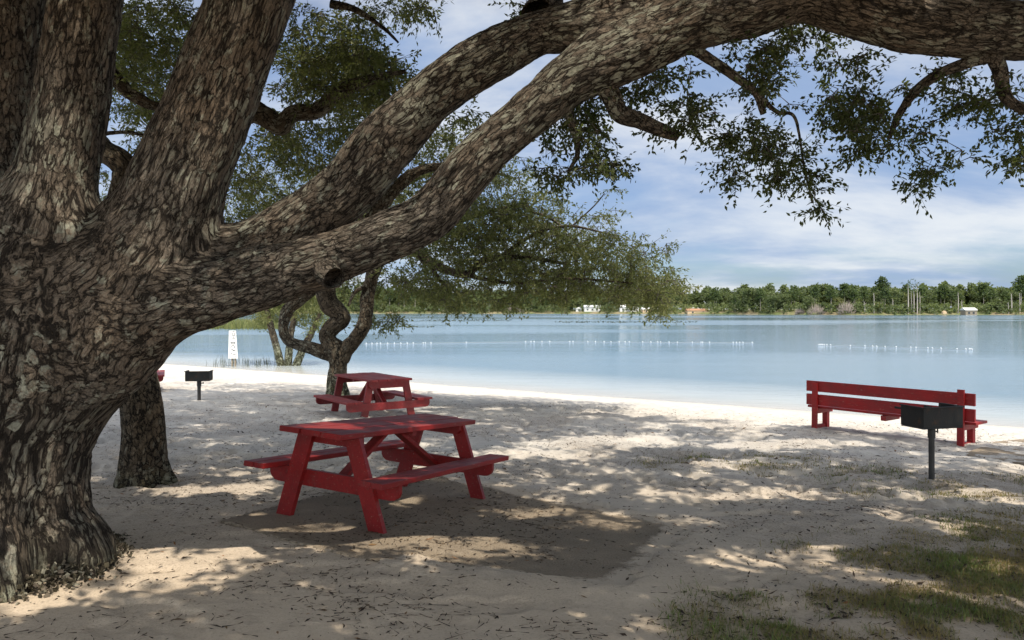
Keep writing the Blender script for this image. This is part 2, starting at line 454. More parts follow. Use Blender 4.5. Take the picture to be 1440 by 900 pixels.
def slab(name, poly, zfun, label, thick=.12, drift=False):
    mb = MB(); top = [(p[0], p[1], zfun(p[0], p[1])) for p in poly]; mb.prism([(a, b, c - thick) for a, b, c in top], (0, 0, thick))
    k = NT(name + '_concrete'); p = k.pos()
    n1 = k.noise(p, 2.2, 5, .6); sp = k.noise(p, 85, 3, .7); v = k.n.new('ShaderNodeTexVoronoi'); v.inputs['Scale'].default_value = 75; k.put(v.inputs['Vector'], p)
    c = k.mix(k.rng(n1, .3, .7), (.195, .155, .112), (.29, .23, .165))
    c = k.mix(k.rng(v.outputs['Distance'], .2, .6, .55, 0), c, k.mix(k.rng(sp, .4, .6), (.08, .065, .05), (.36, .31, .25)))
    c = k.mix(k.rng(k.noise(p, 2.6, 7, .75), .56, .70, 0, .5), c, (.42, .35, .27))       # blown sand
    nb = k.bump(v.outputs['Distance'], .006, .9); nb = k.bump(sp, .003, .7, nb)
    if drift:                                                                    # fine top sheet that knows how near the drifted edges are
        Pp = np.array(poly); x0, y0 = Pp.min(0); x1, y1 = Pp.max(0); X, Y = np.meshgrid(np.arange(x0, x1, .03), np.arange(y0, y1, .03)); pd = poly_dist(X, Y, Pp)
        e = sstep(-.55, -.02, pd) * (1 - sstep(-.5, -1.1, X)) ; ny, nx = X.shape
        V = np.stack([X.ravel(), Y.ravel(), (ground_smooth(X, Y) + .006).ravel()], 1); i = np.arange(ny - 1)[:, None] * nx; j = np.arange(nx - 1)[None]
        Q = np.stack([i + j, i + j + 1, i + nx + j + 1, i + nx + j], -1).reshape(-1, 4); ok = (pd.ravel()[Q] < 0).all(1); me = raw_mesh(name, V, Q[ok], True, {'drift': e.ravel()})
        dr = k.rng(k.math('ADD', k.math('MULTIPLY', k.attr('drift'), .60), k.math('MULTIPLY', k.noise(p, 2.6, 8, .78), 1.0)), .80, .90)
        c = k.mix(dr, c, k.mix(n1, (.47, .385, .295), (.57, .48, .38)))
        o = link(name, me, k.fin(c, .95, nb, .15)); so = o.modifiers.new('thickness', 'SOLIDIFY'); so.thickness = .05; so.offset = -1
    else: o = mb.build(name, k.fin(c, .95, nb, .15))
    o['kind'] = 'structure'; o['label'] = label
    return o


build_ground()
c0 = on_ground(306, 733)[:2]; bd = np.array([.85, -.53]); bd /= np.linalg.norm(bd); ad = np.array([-bd[1], bd[0]])
pc = PAD_POLY.mean(0)
slab('concrete_pad', [p if i < 2 else p + (p - pc) / np.linalg.norm(p - pc) * .10 for i, p in enumerate(PAD_POLY)], lambda x, y: g(x, y) + .004, 'worn aggregate concrete pad under the near picnic table', .12, True)
cp = [on_ground(u, v)[:2] for u, v in [(1352, 640), (1400, 622), (1500, 612), (1560, 655), (1445, 654)]]
slab('concrete_pad', cp, lambda x, y: g(x, y) + .012, 'sandy concrete pad beside the long red bench')


# ------------------------------------------------------------------ water, far land
def build_water():
    xs = np.concatenate([[-1500, -900, -500], np.linspace(-260, 320, 60), [600, 1000, 1600]])
    ys = np.concatenate([np.linspace(4, 60, 30), np.geomspace(65, 760, 40)])
    X, Y = np.meshgrid(xs, ys); n = len(xs)
    i = np.arange(len(ys) - 1)[:, None] * n; j = np.arange(n - 1)[None]
    Q = np.stack([i + j, i + j + 1, i + n + j + 1, i + n + j], -1).reshape(-1, 4)
    me = raw_mesh('lake_water', np.stack([X.ravel(), Y.ravel(), np.full(X.size, ZW)], 1), Q)
    k = NT('lake'); p = k.pos()
    d = k.n.new('ShaderNodeVectorMath'); d.operation = 'DOT_PRODUCT'; k.put(d.inputs[0], p); d.inputs[1].default_value = (SHN[0], SHN[1], 0)
    dd = k.math('ADD', d.outputs['Value'], k.math('MULTIPLY', k.noise(p, .5, 3), 1.2))
    deep = k.rng(dd, SHD + .3, SHD + 3)
    wind = k.noise(k.scale(p, (.006, .022, 1)), 1, 3, .5)
    wf = k.rng(wind, .44, .54)
    w1 = k.noise(k.scale(p, (1.0, 2.2, 1)), 1.3, 4, .6); w2 = k.noise(k.scale(p, (.10, .35, 1)), 1, 4, .6); w3 = k.noise(k.scale(p, (1, 1.6, 1)), 5.5, 3)
    nb = k.bump(w2, .12, .4); nb = k.bump(w1, .025, .5, nb); nb = k.bump(w3, .008, k.rng(wind, .4, .6, .3, .8), nb) if False else k.bump(w3, .012, .6, nb)
    shal = k.rng(dd, SHD, SHD + 8)
    k.fin(k.mix(shal, k.mix(k.rng(dd, SHD + .2, SHD + 2.5), (.56, .52, .46), (.47, .48, .45)), k.mix(wf, (.095, .17, .235), (.125, .185, .225))), k.rng(wf, 0, 1, .07, .18), nb, .5)
    k.b.inputs['IOR'].default_value = 1.33
    tr = k.n.new('ShaderNodeBsdfTransparent'); tr.inputs[0].default_value = (.97, .985, .98, 1)
    mx = k.n.new('ShaderNodeMixShader'); k.put(mx.inputs[0], k.rng(deep, 0, 1, .80, 1.0))
    k.t.links.new(tr.outputs[0], mx.inputs[1]); k.t.links.new(k.b.outputs[0], mx.inputs[2]); k.t.links.new(mx.outputs[0], k.out.inputs[0])
    o = link('lake_water', me, k.m); o['kind'] = 'structure'; o['label'] = 'calm pale blue lake water'


build_water()


def far_y(x): return 560 - 150 * sstep(10, 190, np.asarray(x, float)) + 8 * np.sin(np.asarray(x, float) * .06)


def far_g(x, y):
    t = np.asarray(y, float) - far_y(x)
    return ZW - .3 + np.minimum(np.maximum(t, 0), 6) * .28 + np.minimum(np.maximum(t - 6, 0), 150) * .012


def build_far_land():
    xs = np.linspace(-700, 800, 160); ts = np.array([-3, 0, 2, 4, 6, 15, 40, 90, 200, 500, 1500, 4000])
    X, T = np.meshgrid(xs, ts); Y = far_y(X) + T; Z = far_g(X, Y) + .4 * (fbm(X * .2, Y * .2, 60, 2) - .5) * (T > 0) * (T < 50); n = len(xs)
    i = np.arange(len(ts) - 1)[:, None] * n; j = np.arange(n - 1)[None]
    Q = np.stack([i + j, i + j + 1, i + n + j + 1, i + n + j], -1).reshape(-1, 4)
    k = NT('far_bank'); p = k.pos()
    c = k.mix(k.rng(k.noise(p, .12, 4), .4, .6), (.20, .165, .10), (.10, .115, .045))
    o = link('far_shore', raw_mesh('far_shore', np.stack([X.ravel(), Y.ravel(), Z.ravel()], 1), Q), k.fin(c, .95, None, .1))
    o['kind'] = 'structure'; o['label'] = 'low far bank of the lake'


build_far_land()


# ------------------------------------------------------------------ leaves
def rnd_unit(n):
    v = R.normal(size=(n, 3)); return v / np.linalg.norm(v, axis=1)[:, None]


def leaves_geom(P, L, Wd, droop=.5, axis=None):
    """folded kite leaves at points P; L, Wd arrays; returns verts (4n), tris (2n)"""
    n = len(P)
    ax = rnd_unit(n); ax[:, 2] -= droop
    if axis is not None: ax = ax * .8 + axis
    ax /= np.linalg.norm(ax, axis=1)[:, None]
    nr = rnd_unit(n); nr[:, 2] += .7
    sd = np.cross(ax, nr); sd /= np.linalg.norm(sd, axis=1)[:, None] + 1e-9; nn = np.cross(sd, ax)
    L = np.broadcast_to(L, n)[:, None]; W = np.broadcast_to(Wd, n)[:, None]
    mid = P + ax * L * .45
    V = np.stack([P, mid + sd * W * .5 + nn * W * .15, P + ax * L - nn * L * .08, mid - sd * W * .5 + nn * W * .15], 1).reshape(-1, 3)
    b = np.arange(n)[:, None] * 4
    T = np.concatenate([b + np.array([[0, 1, 2]]), b + np.array([[0, 2, 3]])], 1).reshape(-1, 3)
    return V, T


def twig_geom(A, B, r):
    """3-sided tapering twigs from A to B (all triangles)"""
    n = len(A); ax = B - A; ax /= np.linalg.norm(ax, axis=1)[:, None] + 1e-9
    h = np.where(np.abs(ax[:, 2:3]) < .9, np.array([[0, 0, 1.]]), np.array([[1., 0, 0]]))
    a = np.cross(ax, h); a /= np.linalg.norm(a, axis=1)[:, None]; b = np.cross(ax, a); r = np.broadcast_to(r, n)[:, None]
    ring = [A + (a * math.cos(t) + b * math.sin(t)) * r for t in (0, 2.094, 4.189)]
    V = np.stack(ring + [B], 1).reshape(-1, 3); k = np.arange(n)[:, None] * 4
    T = np.concatenate([k + np.array([[0, 1, 3]]), k + np.array([[1, 2, 3]]), k + np.array([[2, 0, 3]])], 1).reshape(-1, 3)
    return V, T


class Crown:
    def __init__(s): s.V = []; s.T = []; s.m = []; s.t = []; s.n = 0

    def _put(s, V, T, mi, tint):
        s.V.append(V); s.T.append(T + s.n); s.m.append(np.full(len(T), mi)); s.t.append(tint); s.n += len(V)

    def sprays(s, Cn, nl=26, size=.05, spread=.16, droop=.55, twigs=True, tint=None, tw=.003, up=0., wr=1.):
        """leafy sprays: several twiglets from each centre, leaves in tufts along them"""
        n = len(Cn)
        if not n: return
        k = 4
        dirs = rnd_unit(n * k); dirs[:, 2] = dirs[:, 2] * .7 - droop * .6 + up; dirs /= np.linalg.norm(dirs, axis=1)[:, None]
        A = np.repeat(Cn, k, 0); B = A + dirs * spread * R.uniform(.6, 1.35, n * k)[:, None]
        if twigs:
            V, T = twig_geom(A, B, tw); s._put(V, T, 1, np.zeros(len(V)))
        q = max(1, nl // k)
        w = R.uniform(.15, 1.05, (n * k, q, 1))
        P = (A[:, None] * (1 - w) + B[:, None] * w + R.normal(0, size * .25, (n * k, q, 3))).reshape(-1, 3)
        V, T = leaves_geom(P, size * R.uniform(.7, 1.25, len(P)), size * wr * R.uniform(.30, .46, len(P)), droop * .5, np.repeat(dirs, q, 0) * .7)
        base = (np.full(n, .45) if tint is None else np.asarray(tint)) + R.normal(0, .10, n)
        t = np.repeat(base, k * q) + R.normal(0, .17, len(P))
        s._put(V, T, 0, np.repeat(np.clip(t, 0, 1), 4))

    def build(s, name, mats, root):
        me = raw_mesh(name, np.concatenate(s.V), np.concatenate(s.T), False, {'tint': np.concatenate(s.t)}, np.concatenate(s.m))
        return world_child(link(name, me, mats), root)


def ell_points(specs, seed=0):
    """specs: (u, v, ru, rv, d0, d1, n) ellipses on the photo at a depth range -> points in space, clumped"""
    out = []
    for u, v, ru, rv, d0, d1, n in specs:
        a = R.uniform(0, 2 * math.pi, n); r = np.sqrt(R.uniform(0, 1, n)) * R.uniform(.75, 1.12, n)
        d = R.uniform(d0, d1, n); uu = u + ru * r * np.cos(a); vv = v + rv * r * np.sin(a)
        out.append(np.stack([(uu - CX) / F * d, d, EYE - (vv - CY) / F * d], 1))
    return np.concatenate(out)


# ------------------------------------------------------------------ tree limbs
def resample(P, r, step):
    P = np.array(P, float); r = np.array(r, float)
    Pe = np.vstack([2 * P[0] - P[1], P, 2 * P[-1] - P[-2]]); re = np.concatenate([[r[0]], r, [r[-1]]])
    out = []; ro = []
    for i in range(1, len(P)):
        n = max(2, int(np.linalg.norm(P[i] - P[i - 1]) / step))
        t = np.linspace(0, 1, n, endpoint=False)[:, None]
        p0, p1, p2, p3 = Pe[i - 1], Pe[i], Pe[i + 1], Pe[i + 2]
        out.append(.5 * ((2 * p1) + (-p0 + p2) * t + (2 * p0 - 5 * p1 + 4 * p2 - p3) * t ** 2 + (-p0 + 3 * p1 - 3 * p2 + p3) * t ** 3))
        tt = t[:, 0]; tt = tt * tt * (3 - 2 * tt); ro.append(re[i] * (1 - tt) + re[i + 1] * tt)
    out.append(P[-1:]); ro.append(r[-1:])
    return np.concatenate(out), np.concatenate(ro)


class Tube:
    def __init__(s, P, r, step, around, lobes=None, wob=.06, seed=1, fine_from=None):
        s.c, s.r = resample(P, r, step); c = s.c; n = len(c); m = around
        t = np.gradient(c, axis=0); t /= np.linalg.norm(t, axis=1)[:, None]
        up = np.array([0, 1., 0]) if abs(t[0][1]) < .8 else np.array([1., 0, 0])
        N = np.zeros_like(c); v = up - t[0] * up.dot(t[0]); v /= np.linalg.norm(v); N[0] = v
        for i in range(1, n):
            v = N[i - 1] - t[i] * N[i - 1].dot(t[i]); N[i] = v / np.linalg.norm(v)
        B = np.cross(t, N); th = np.linspace(0, 2 * math.pi, m, endpoint=False)
        sl = np.concatenate([[0], np.cumsum(np.linalg.norm(np.diff(c, axis=0), axis=1))])
        TH_, SL = np.meshgrid(th, sl); rr = np.repeat(s.r[:, None], m, 1)
        rr = rr * (1 + wob * 2 * (fbm(np.cos(TH_) * 1.3 + seed * 7, np.sin(TH_) * 1.3 + SL * 1.5 / max(s.r.mean() * 4, .2), seed, 3) - .5))
        if lobes is not None: rr = rr * lobes(TH_, c[:, 2][:, None])
        d = np.cos(TH_)[..., None] * N[:, None] + np.sin(TH_)[..., None] * B[:, None]
        s.nrm = d.reshape(-1, 3); s.V = (c[:, None] + d * rr[..., None]).reshape(-1, 3)
        rm = s.r.mean()
        s.bc = np.stack([rm * np.cos(TH_), rm * np.sin(TH_), SL], -1).reshape(-1, 3) + seed * 3.7
        i = np.arange(n - 1)[:, None] * m; j = np.arange(m)[None]
        s.Q = np.stack([i + j, i + (j + 1) % m, i + m + (j + 1) % m, i + m + j], -1).reshape(-1, 4)
        s.m = m; s.seed = seed

    def bark(s, cell=.055, axial=.42, amp=.012, keep=None):
        P = s.bc / cell * np.array([1, 1, axial])
        wv = np.stack([fbm(s.bc[:, 2] * 6 + k * 31, s.bc[:, 0] * 7 + s.bc[:, 1] * 5, 50 + k, 3) - .5 for k in range(3)], 1)
        P = P + wv * 1.3
        a = np.arctan2(s.bc[:, 1] - s.seed * 3.7, s.bc[:, 0] - s.seed * 3.7); q = s.r.mean() / cell
        rid = 1 - np.abs(2 * fbm(np.cos(a) * q * .5 + 20, np.sin(a) * q * .5 + P[:, 2] * .55, 61, 3) - 1)
        h = amp * (rid - .6) + amp * .8 * (fbm(np.cos(a) * q * 1.3, np.sin(a) * q * 1.3 + P[:, 2] * 1.2, 62, 3) - .5)
        s.V = s.V + s.nrm * h[:, None]; s.co = P
        return s

    def flat_bark(s, amp=.0):
        s.co = s.bc * np.array([20., 20, 8]); return s

    def sdf(s, P, n=110):
        st = max(1, len(s.c) // n); c = s.c[::st]; r = s.r[::st]; out = np.empty(len(P))
        for a in range(0, len(P), 20000):
            q = P[a:a + 20000]; out[a:a + 20000] = (np.sqrt(((q[:, None] - c[None]) ** 2).sum(2)) - r[None]).min(1)
        return out

    def mesh(s, name, mat, root):
        n = len(s.V); m = s.m
        me = raw_mesh(name, s.V, s.Q, True); at = me.attributes.new('bark_co', 'FLOAT_VECTOR', 'POINT'); at.data.foreach_set('vector', np.ascontiguousarray(s.co, np.float32).ravel())
        return world_child(link(name, me, mat), root)


def blend(tubes, k=.22):
    """fillet the joints: push each tube's skin out to the smooth union of all of them"""
    for a, A in enumerate(tubes):
        oth = [B for b, B in enumerate(tubes) if b != a]
        V = A.V; cand = np.where(np.min([B.sdf(V, 14) for B in oth], 0) < k + .22)[0]
        D = np.min([B.sdf(V[cand]) for B in oth], 0) if len(cand) else np.zeros(0)
        idx = cand[(D < k) & (D > -.16)]
        if not len(idx): continue
        P = A.V[idx].copy(); nr = A.nrm[idx]; own0 = A.sdf(P)
        for it in range(4):
            d = A.sdf(P) - own0                                     # zero on A's own skin, wobble included
            for B in oth:
                e = B.sdf(P); h = np.clip(.5 + .5 * (e - d) / k, 0, 1)
                d = e * (1 - h) + d * h - k * h * (1 - h)
            P += nr * np.clip(-d * .8, 0, .12)[:, None]
        A.V[idx] = P


# ---- the big oak
oak = thing('oak_tree', 'huge old live oak with thick furrowed trunk and long limb arching over the tables', 'tree', (-3.05, 4.6, g(-3.05, 4.6)))


def limb_px(pts, d_list=None):
    P = [px(u, v, d) for u, v, d, w in pts]; r = [w / F * d / 2 for u, v, d, w in pts]
    return P, r


def root_lobes(th, z):
    f = sstep(.85, -.05, z - .12)
    return 1 + f ** 1.6 * (.03 + .10 * np.cos(th * 5 + .6) + .06 * np.cos(th * 9 + 2) + .04 * np.cos(th * 14))


def build_big_oak():
    zb = oak.location.z
    tr = Tube([(-3.14, 4.5, zb - .35), (-3.15, 4.52, zb), (-3.18, 4.55, zb + .32), (-3.17, 4.58, .80), (-3.12, 4.6, 1.2), (-3.05, 4.6, 1.6), (-2.98, 4.62, 1.95), (-2.93, 4.65, 2.15)],
              [.80, .68, .60, .595, .60, .57, .44, .25], .011, 420, root_lobes, .05, 1)
    l1 = Tube(*limb_px([(60, 520, 4.65, 200), (130, 470, 4.6, 170), (200, 438, 4.52, 118), (270, 418, 4.45, 92), (350, 396, 4.4, 86), (430, 372, 4.4, 76), (480, 356, 4.4, 71),
                        (550, 331, 4.4, 71), (605, 302, 4.4, 68), (660, 240, 4.4, 66), (700, 200, 4.4, 63), (760, 148, 4.4, 64), (800, 114, 4.4, 66), (860, 86, 4.38, 70), (920, 58, 4.36, 70),
                        (980, 32, 4.33, 72), (1050, 16, 4.3, 70), (1130, -4, 4.28, 66), (1200, 12, 4.25, 72), (1280, 32, 4.2, 78), (1360, 40, 4.2, 79), (1440, 43, 4.2, 78), (1540, 40, 4.2, 74), (1650, 20, 4.3, 66), (1760, -30, 4.4, 50)]),
              .011, 110, None, .10, 2)
    l2 = Tube(*limb_px([(150, 420, 4.75, 150), (240, 392, 4.75, 110), (300, 374, 4.72, 80), (350, 352, 4.7, 72), (425, 308, 4.68, 72), (485, 268, 4.66, 80), (540, 203, 4.64, 82), (600, 141, 4.62, 70),
                        (650, 104, 4.6, 70), (700, 75, 4.58, 68), (760, 47, 4.56, 58), (830, 30, 4.5, 66), (900, 8, 4.5, 66), (980, -40, 4.45, 60), (1080, -110, 4.4, 55), (1200, -220, 4.4, 45)]),
              .012, 100, None, .11, 3)
    l3 = Tube(*limb_px([(110, 470, 4.6, 190), (165, 400, 4.58, 175), (215, 335, 4.55, 148), (243, 275, 4.52, 128), (266, 218, 4.5, 120), (297, 146, 4.48, 116), (330, 60, 4.45, 112), (353, 0, 4.43, 112),
                        (378, -80, 4.4, 112), (420, -220, 4.3, 104), (480, -400, 4.2, 92), (560, -600, 4., 80)]), .012, 150, None, .08, 4)
    l4 = Tube(*limb_px([(20, 450, 4.55, 180), (45, 390, 4.5, 140), (62, 330, 4.5, 112), (84, 225, 4.5, 98), (101, 140, 4.5, 94), (122, 0, 4.5, 92), (135, -100, 4.5, 90), (150, -260, 4.5, 84), (150, -500, 4.5, 70)]), .012, 120, None, .07, 5)
    l5 = Tube(*limb_px([(-60, 450, 4.75, 190), (-40, 380, 4.8, 150), (-22, 300, 4.8, 130), (-5, 150, 4.85, 110), (4, 0, 4.9, 108), (0, -150, 4.9, 100), (-30, -400, 4.9, 80)]), .014, 110, None, .07, 6)
    l6 = Tube(*limb_px([(-80, 480, 4.6, 180), (-200, 380, 4.6, 120), (-330, 300, 4.5, 100), (-480, 200, 4.4, 90), (-640, 60, 4.3, 80), (-800, -120, 4.2, 60)]), .02, 60, None, .07, 7)
    tubes = [tr, l1, l2, l3, l4, l5, l6]
    blend(tubes)
    tr.bark(.040, .22, .026)
    for t, a in ((l1, .42), (l2, .42), (l3, .32), (l4, .36), (l5, .4), (l6, .4)):
        t.bark(.029, a * .8, .012)
    tr.mesh('trunk', M['bark_trunk'], oak)
    for t in tubes[1:]: t.mesh('limb', M['bark'], oak)
    # smaller living branches, stubs
    br = [[(845, 110, 4.4, 34), (862, 140, 4.42, 27), (872, 160, 4.45, 25), (900, 170, 4.5, 22), (930, 183, 4.52, 19), (953, 191, 4.55, 15)],
          [(965, 62, 4.33, 20), (990, 78, 4.36, 15), (1030, 105, 4.45, 13), (1062, 130, 4.5, 11), (1074, 160, 4.5, 9)],
          [(1062, 130, 4.5, 9), (1092, 157, 4.6, 6), (1118, 166, 4.65, 4), (1130, 230, 4.7, 3), (1142, 285, 4.7, 2)],
          [(1390, 78, 4.2, 20), (1362, 88, 4.25, 16), (1320, 104, 4.35, 14), (1288, 128, 4.45, 13), (1265, 160, 4.55, 10), (1250, 195, 4.6, 6)],
          [(1395, 70, 4.2, 26), (1406, 100, 4.25, 20), (1412, 130, 4.3, 17), (1428, 148, 4.3, 14), (1470, 165, 4.3, 8)],
          [(795, 150, 4.42, 16), (806, 180, 4.5, 11), (812, 215, 4.55, 7), (800, 240, 4.6, 4)],
          [(760, 25, 4.6, 55), (768, 2, 4.7, 48), (755, -40, 4.8, 40), (720, -140, 5, 30)],
          [(452, 372, 4.36, 40), (462, 386, 4.24, 36), (470, 392, 4.18, 31)]]
    for b in br:
        t = Tube(*limb_px(b), .012, 26, None, .10, 9).bark(.022, .5, .0035); o = t.mesh('branch', M['bark'], oak)
        if b[0][0] == 455:                                                       # pale sawn end of a cut limb
            ring = t.V[-t.m:]; mb = MB(); mb.loft([list(ring + (t.c[-1] - t.c[-4]) * .05), list(ring * .8 + ring.mean(0) * .2 + (t.c[-1] - t.c[-4]) * .25), list(ring * .25 + ring.mean(0) * .75 + (t.c[-1] - t.c[-4]) * .1)])
            world_child(mb.build('sawn_end', M['cut_wood']), oak)
    # pale sawn end of the cut limb under the long limb
    cr = Crown()
    near = ell_points([(1060, 60, 55, 28, 4.2, 5, 30), (1135, 52, 40, 26, 4.2, 5, 20), (1000, 150, 45, 28, 4.3, 5, 22), (1040, 190, 40, 32, 4.4, 5, 26), (1090, 108, 50, 42, 4.3, 5, 36),
                       (1098, 228, 32, 30, 4.5, 5, 18), (1030, 238, 12, 22, 4.5, 4.9, 6), (1143, 250, 9, 28, 4.6, 4.8, 6), (1148, 288, 13, 12, 4.6, 4.8, 5), (1082, 205, 30, 22, 4.4, 5, 14), (975, 172, 16, 26, 4.4, 4.8, 6),
                       (1200, 150, 55, 36, 4.3, 5, 40), (1175, 172, 40, 28, 4.3, 5, 22), (1240, 128, 55, 42, 4.2, 5, 40), (1212, 202, 42, 26, 4.4, 5, 18), (1290, 175, 36, 34, 4.3, 5, 16), (1345, 122, 45, 36, 4.2, 5, 24),
                       (1305, 232, 40, 16, 4.5, 5, 12), (1288, 260, 13, 8, 4.5, 4.8, 4), (1405, 150, 40, 46, 4.2, 5, 30), (1432, 212, 22, 32, 4.2, 4.8, 12), (1190, 82, 55, 18, 4.3, 5, 16), (1375, 100, 40, 16, 4.2, 4.8, 12), (1340, 210, 25, 25, 4.3, 5, 7),
                       (820, 162, 34, 28, 4.4, 5, 22), (862, 126, 30, 18, 4.4, 5, 12), (830, 205, 46, 36, 4.4, 5.2, 36), (790, 232, 34, 26, 4.5, 5.2, 18), (852, 232, 26, 14, 4.5, 5, 8), (905, 118, 28, 20, 4.4, 5, 12), (930, 160, 22, 26, 4.4, 5, 10), (945, 100, 30, 18, 4.4, 5, 10), (780, 190, 24, 20, 4.5, 5.2, 10), (880, 195, 20, 14, 4.5, 5, 5),
                       (745, 6, 22, 12, 4.6, 5, 6), (680, 20, 12, 10, 4.6, 5, 0)])
    nu, nv = uv_of(near); near = near[((fbm(nu / 38., nv / 38., 123, 2) > .40) | (nv > 232)) & (R.random(len(near)) < .92)]
    cr.sprays(near, 48, .034, .15, .55, True, .30 + .32 * R.random(len(near)), .0025, 0., 1.25)
    # twigs linking the hanging sprays
    idx = R.permutation(len(near)); d2 = ((near[:, None] - near[None]) ** 2).sum(2); np.fill_diagonal(d2, 9); nn = d2.argmin(1)
    V, T = twig_geom(near, near[nn], .0035); cr._put(V, T, 1, np.zeros(len(V)))
    sunny = np.array([px(u, v, d) for u, v, d in [(500, 345, 4.4), (540, 330, 4.4), (580, 312, 4.4), (610, 290, 4.4), (640, 260, 4.4), (670, 228, 4.4), (700, 195, 4.4), (450, 362, 4.4), (740, 165, 4.4), (600, 140, 4.6), (560, 180, 4.6), (520, 225, 4.6), (430, 300, 4.6), (380, 330, 4.7), (1270, 20, 4.2), (1300, 25, 4.2), (850, 85, 4.4),
                                                    (285, 180, 4.2), (270, 240, 4.2), (250, 300, 4.2), (90, 160, 4.2), (80, 120, 4.2), (60, 520, 4.), (100, 560, 4.), (30, 700, 3.9), (60, 760, 3.9), (90, 740, 3.9), (20, 800, 3.8), (130, 430, 4.1), (170, 400, 4.1), (420, 640, 6.2), (530, 735, 5.6), (560, 600, 6.3), (600, 592, 6.5), (520, 600, 6.1)]])
    # unseen rest of the crown: clumps set along sun rays to throw the wanted shade
    pts = []; tot = 0
    while tot < 13000:
        n = 4000
        x = R.uniform(-11, 11, n); y = R.uniform(.3, 20, n); z = ground_smooth(x, y)
        u, v = uv_of(np.stack([x, y, z], 1)); s = x * SHN[0] + y * SHN[1]
        lit = litness(x, y, u, v, s)
        keep = R.random(n) > lit + .05 * (s > 9)
        h = R.uniform(3.6, 9.5, n) + np.maximum(0, y - 8) * .55
        P = np.stack([x, y, z], 1) + SUN * (h / SUN[2])[:, None]
        el = (P[:, 2] - EYE) / np.maximum(P[:, 1], .01)
        out = (P[:, 1] < .4) | (el > .50) | (np.abs(P[:, 0]) > .78 * P[:, 1] + .6)
        clear = np.linalg.norm(P - np.array([0, 0, EYE]), axis=1) > 2.2
        P = P[keep & out & clear]; dv = P[:, None] - sunny[None]; al = dv @ SUN; off = np.linalg.norm(dv - al[..., None] * SUN, axis=2)
        P = P[~(((off < .30) & (al > .2)).any(1) & (R.random(len(P)) < .88))]; pts.append(P); tot += len(P)
    n = 5200; x = R.uniform(-6, 6, n); y = R.uniform(.6, 7.2, n); z = ground_smooth(x, y); u, v = uv_of(np.stack([x, y, z], 1)); l = np.zeros(n)  # extra unseen clumps added to deepen the foreground shade
    for a_, b_, ra, rb in LIT: l = np.maximum(l, sstep(1.5, .9, np.hypot((u - a_) / (ra * 1.3), (v - b_) / (rb * 2.0))))
    h = R.uniform(3.4, 7.5, n); P = np.stack([x, y, z], 1) + SUN * (h / SUN[2])[:, None]; dv = P[:, None] - sunny[None]; off = np.linalg.norm(dv - (dv @ SUN)[..., None] * SUN, axis=2).min(1)
    ok = (l < .3) & (off > .30) & ((P[:, 1] < .4) | ((P[:, 2] - EYE) / np.maximum(P[:, 1], .01) > .5)) & (np.linalg.norm(P - np.array([0, 0, EYE]), axis=1) > 2.2); pts.append(P[ok])
    P = np.concatenate(pts)
    cr.sprays(P, 44, .115, .26, .25, False, .3 + .3 * R.random(len(P)), .003, 0., 1.5)
    cr.build('crown', [M['leaf'], M['twig']], oak)


LIT = [(262, 800, 95, 20), (280, 886, 60, 12), (185, 828, 45, 9), (300, 690, 90, 7), (225, 660, 30, 6), (440, 830, 40, 10), (820, 690, 45, 4), (760, 722, 70, 9), (840, 742, 60, 12), (900, 760, 30, 10), (640, 775, 90, 14),
       (700, 770, 60, 12), (980, 700, 90, 5), (1060, 790, 50, 9), (960, 735, 60, 5), (1120, 770, 70, 8), (1340, 690, 90, 6), (1030, 650, 80, 5), (760, 640, 110, 6), (850, 620, 120, 8), (640, 655, 60, 5), (1100, 625, 120, 6), (560, 735, 30, 5),
       (1240, 720, 40, 6), (330, 620, 70, 6), (300, 600, 50, 5), (880, 880, 60, 10), (1330, 740, 60, 6), (480, 880, 50, 8), (1130, 690, 70, 5), (520, 596, 120, 5), (1400, 700, 50, 5), (600, 590, 60, 6), (1180, 800, 40, 8), (1290, 830, 70, 10), (1390, 800, 60, 9), (1240, 870, 60, 8), (1420, 860, 50, 10), (1120, 840, 40, 8)]


def litness(x, y, u, v, s):
    """wanted share of direct sun on the ground here, steering the leaf clumps (0 deep shade, 1 full sun)"""
    a = .5 * fbm(x * .55 + 3, y * .55, 70, 3) + .5 * fbm(x * 1.7, y * 1.7, 75, 3)
    t = sstep(8.5, 13.5, s)
    l = sstep(.66 - .11 * t, .73 - .09 * t, a) * .9
    for a_, b_, ra, rb in LIT:
        q = np.hypot((u - a_) / (ra * 1.15), (v - b_) / (rb * 1.7)); l = np.maximum(l, sstep(1.15, .6, q))
    l = np.maximum(l, sstep(13.3, 15.0, s + 2.2 * (fbm(x * .7, y * .7, 80, 3) - .5)))
    return np.clip(l, 0, 1)


build_big_oak()

# ---- second oak behind the big trunk
p2 = on_ground(204, 678)
oak2 = thing('oak_tree', 'leaning oak with speckled trunk standing just behind the huge oak trunk', 'tree', p2)


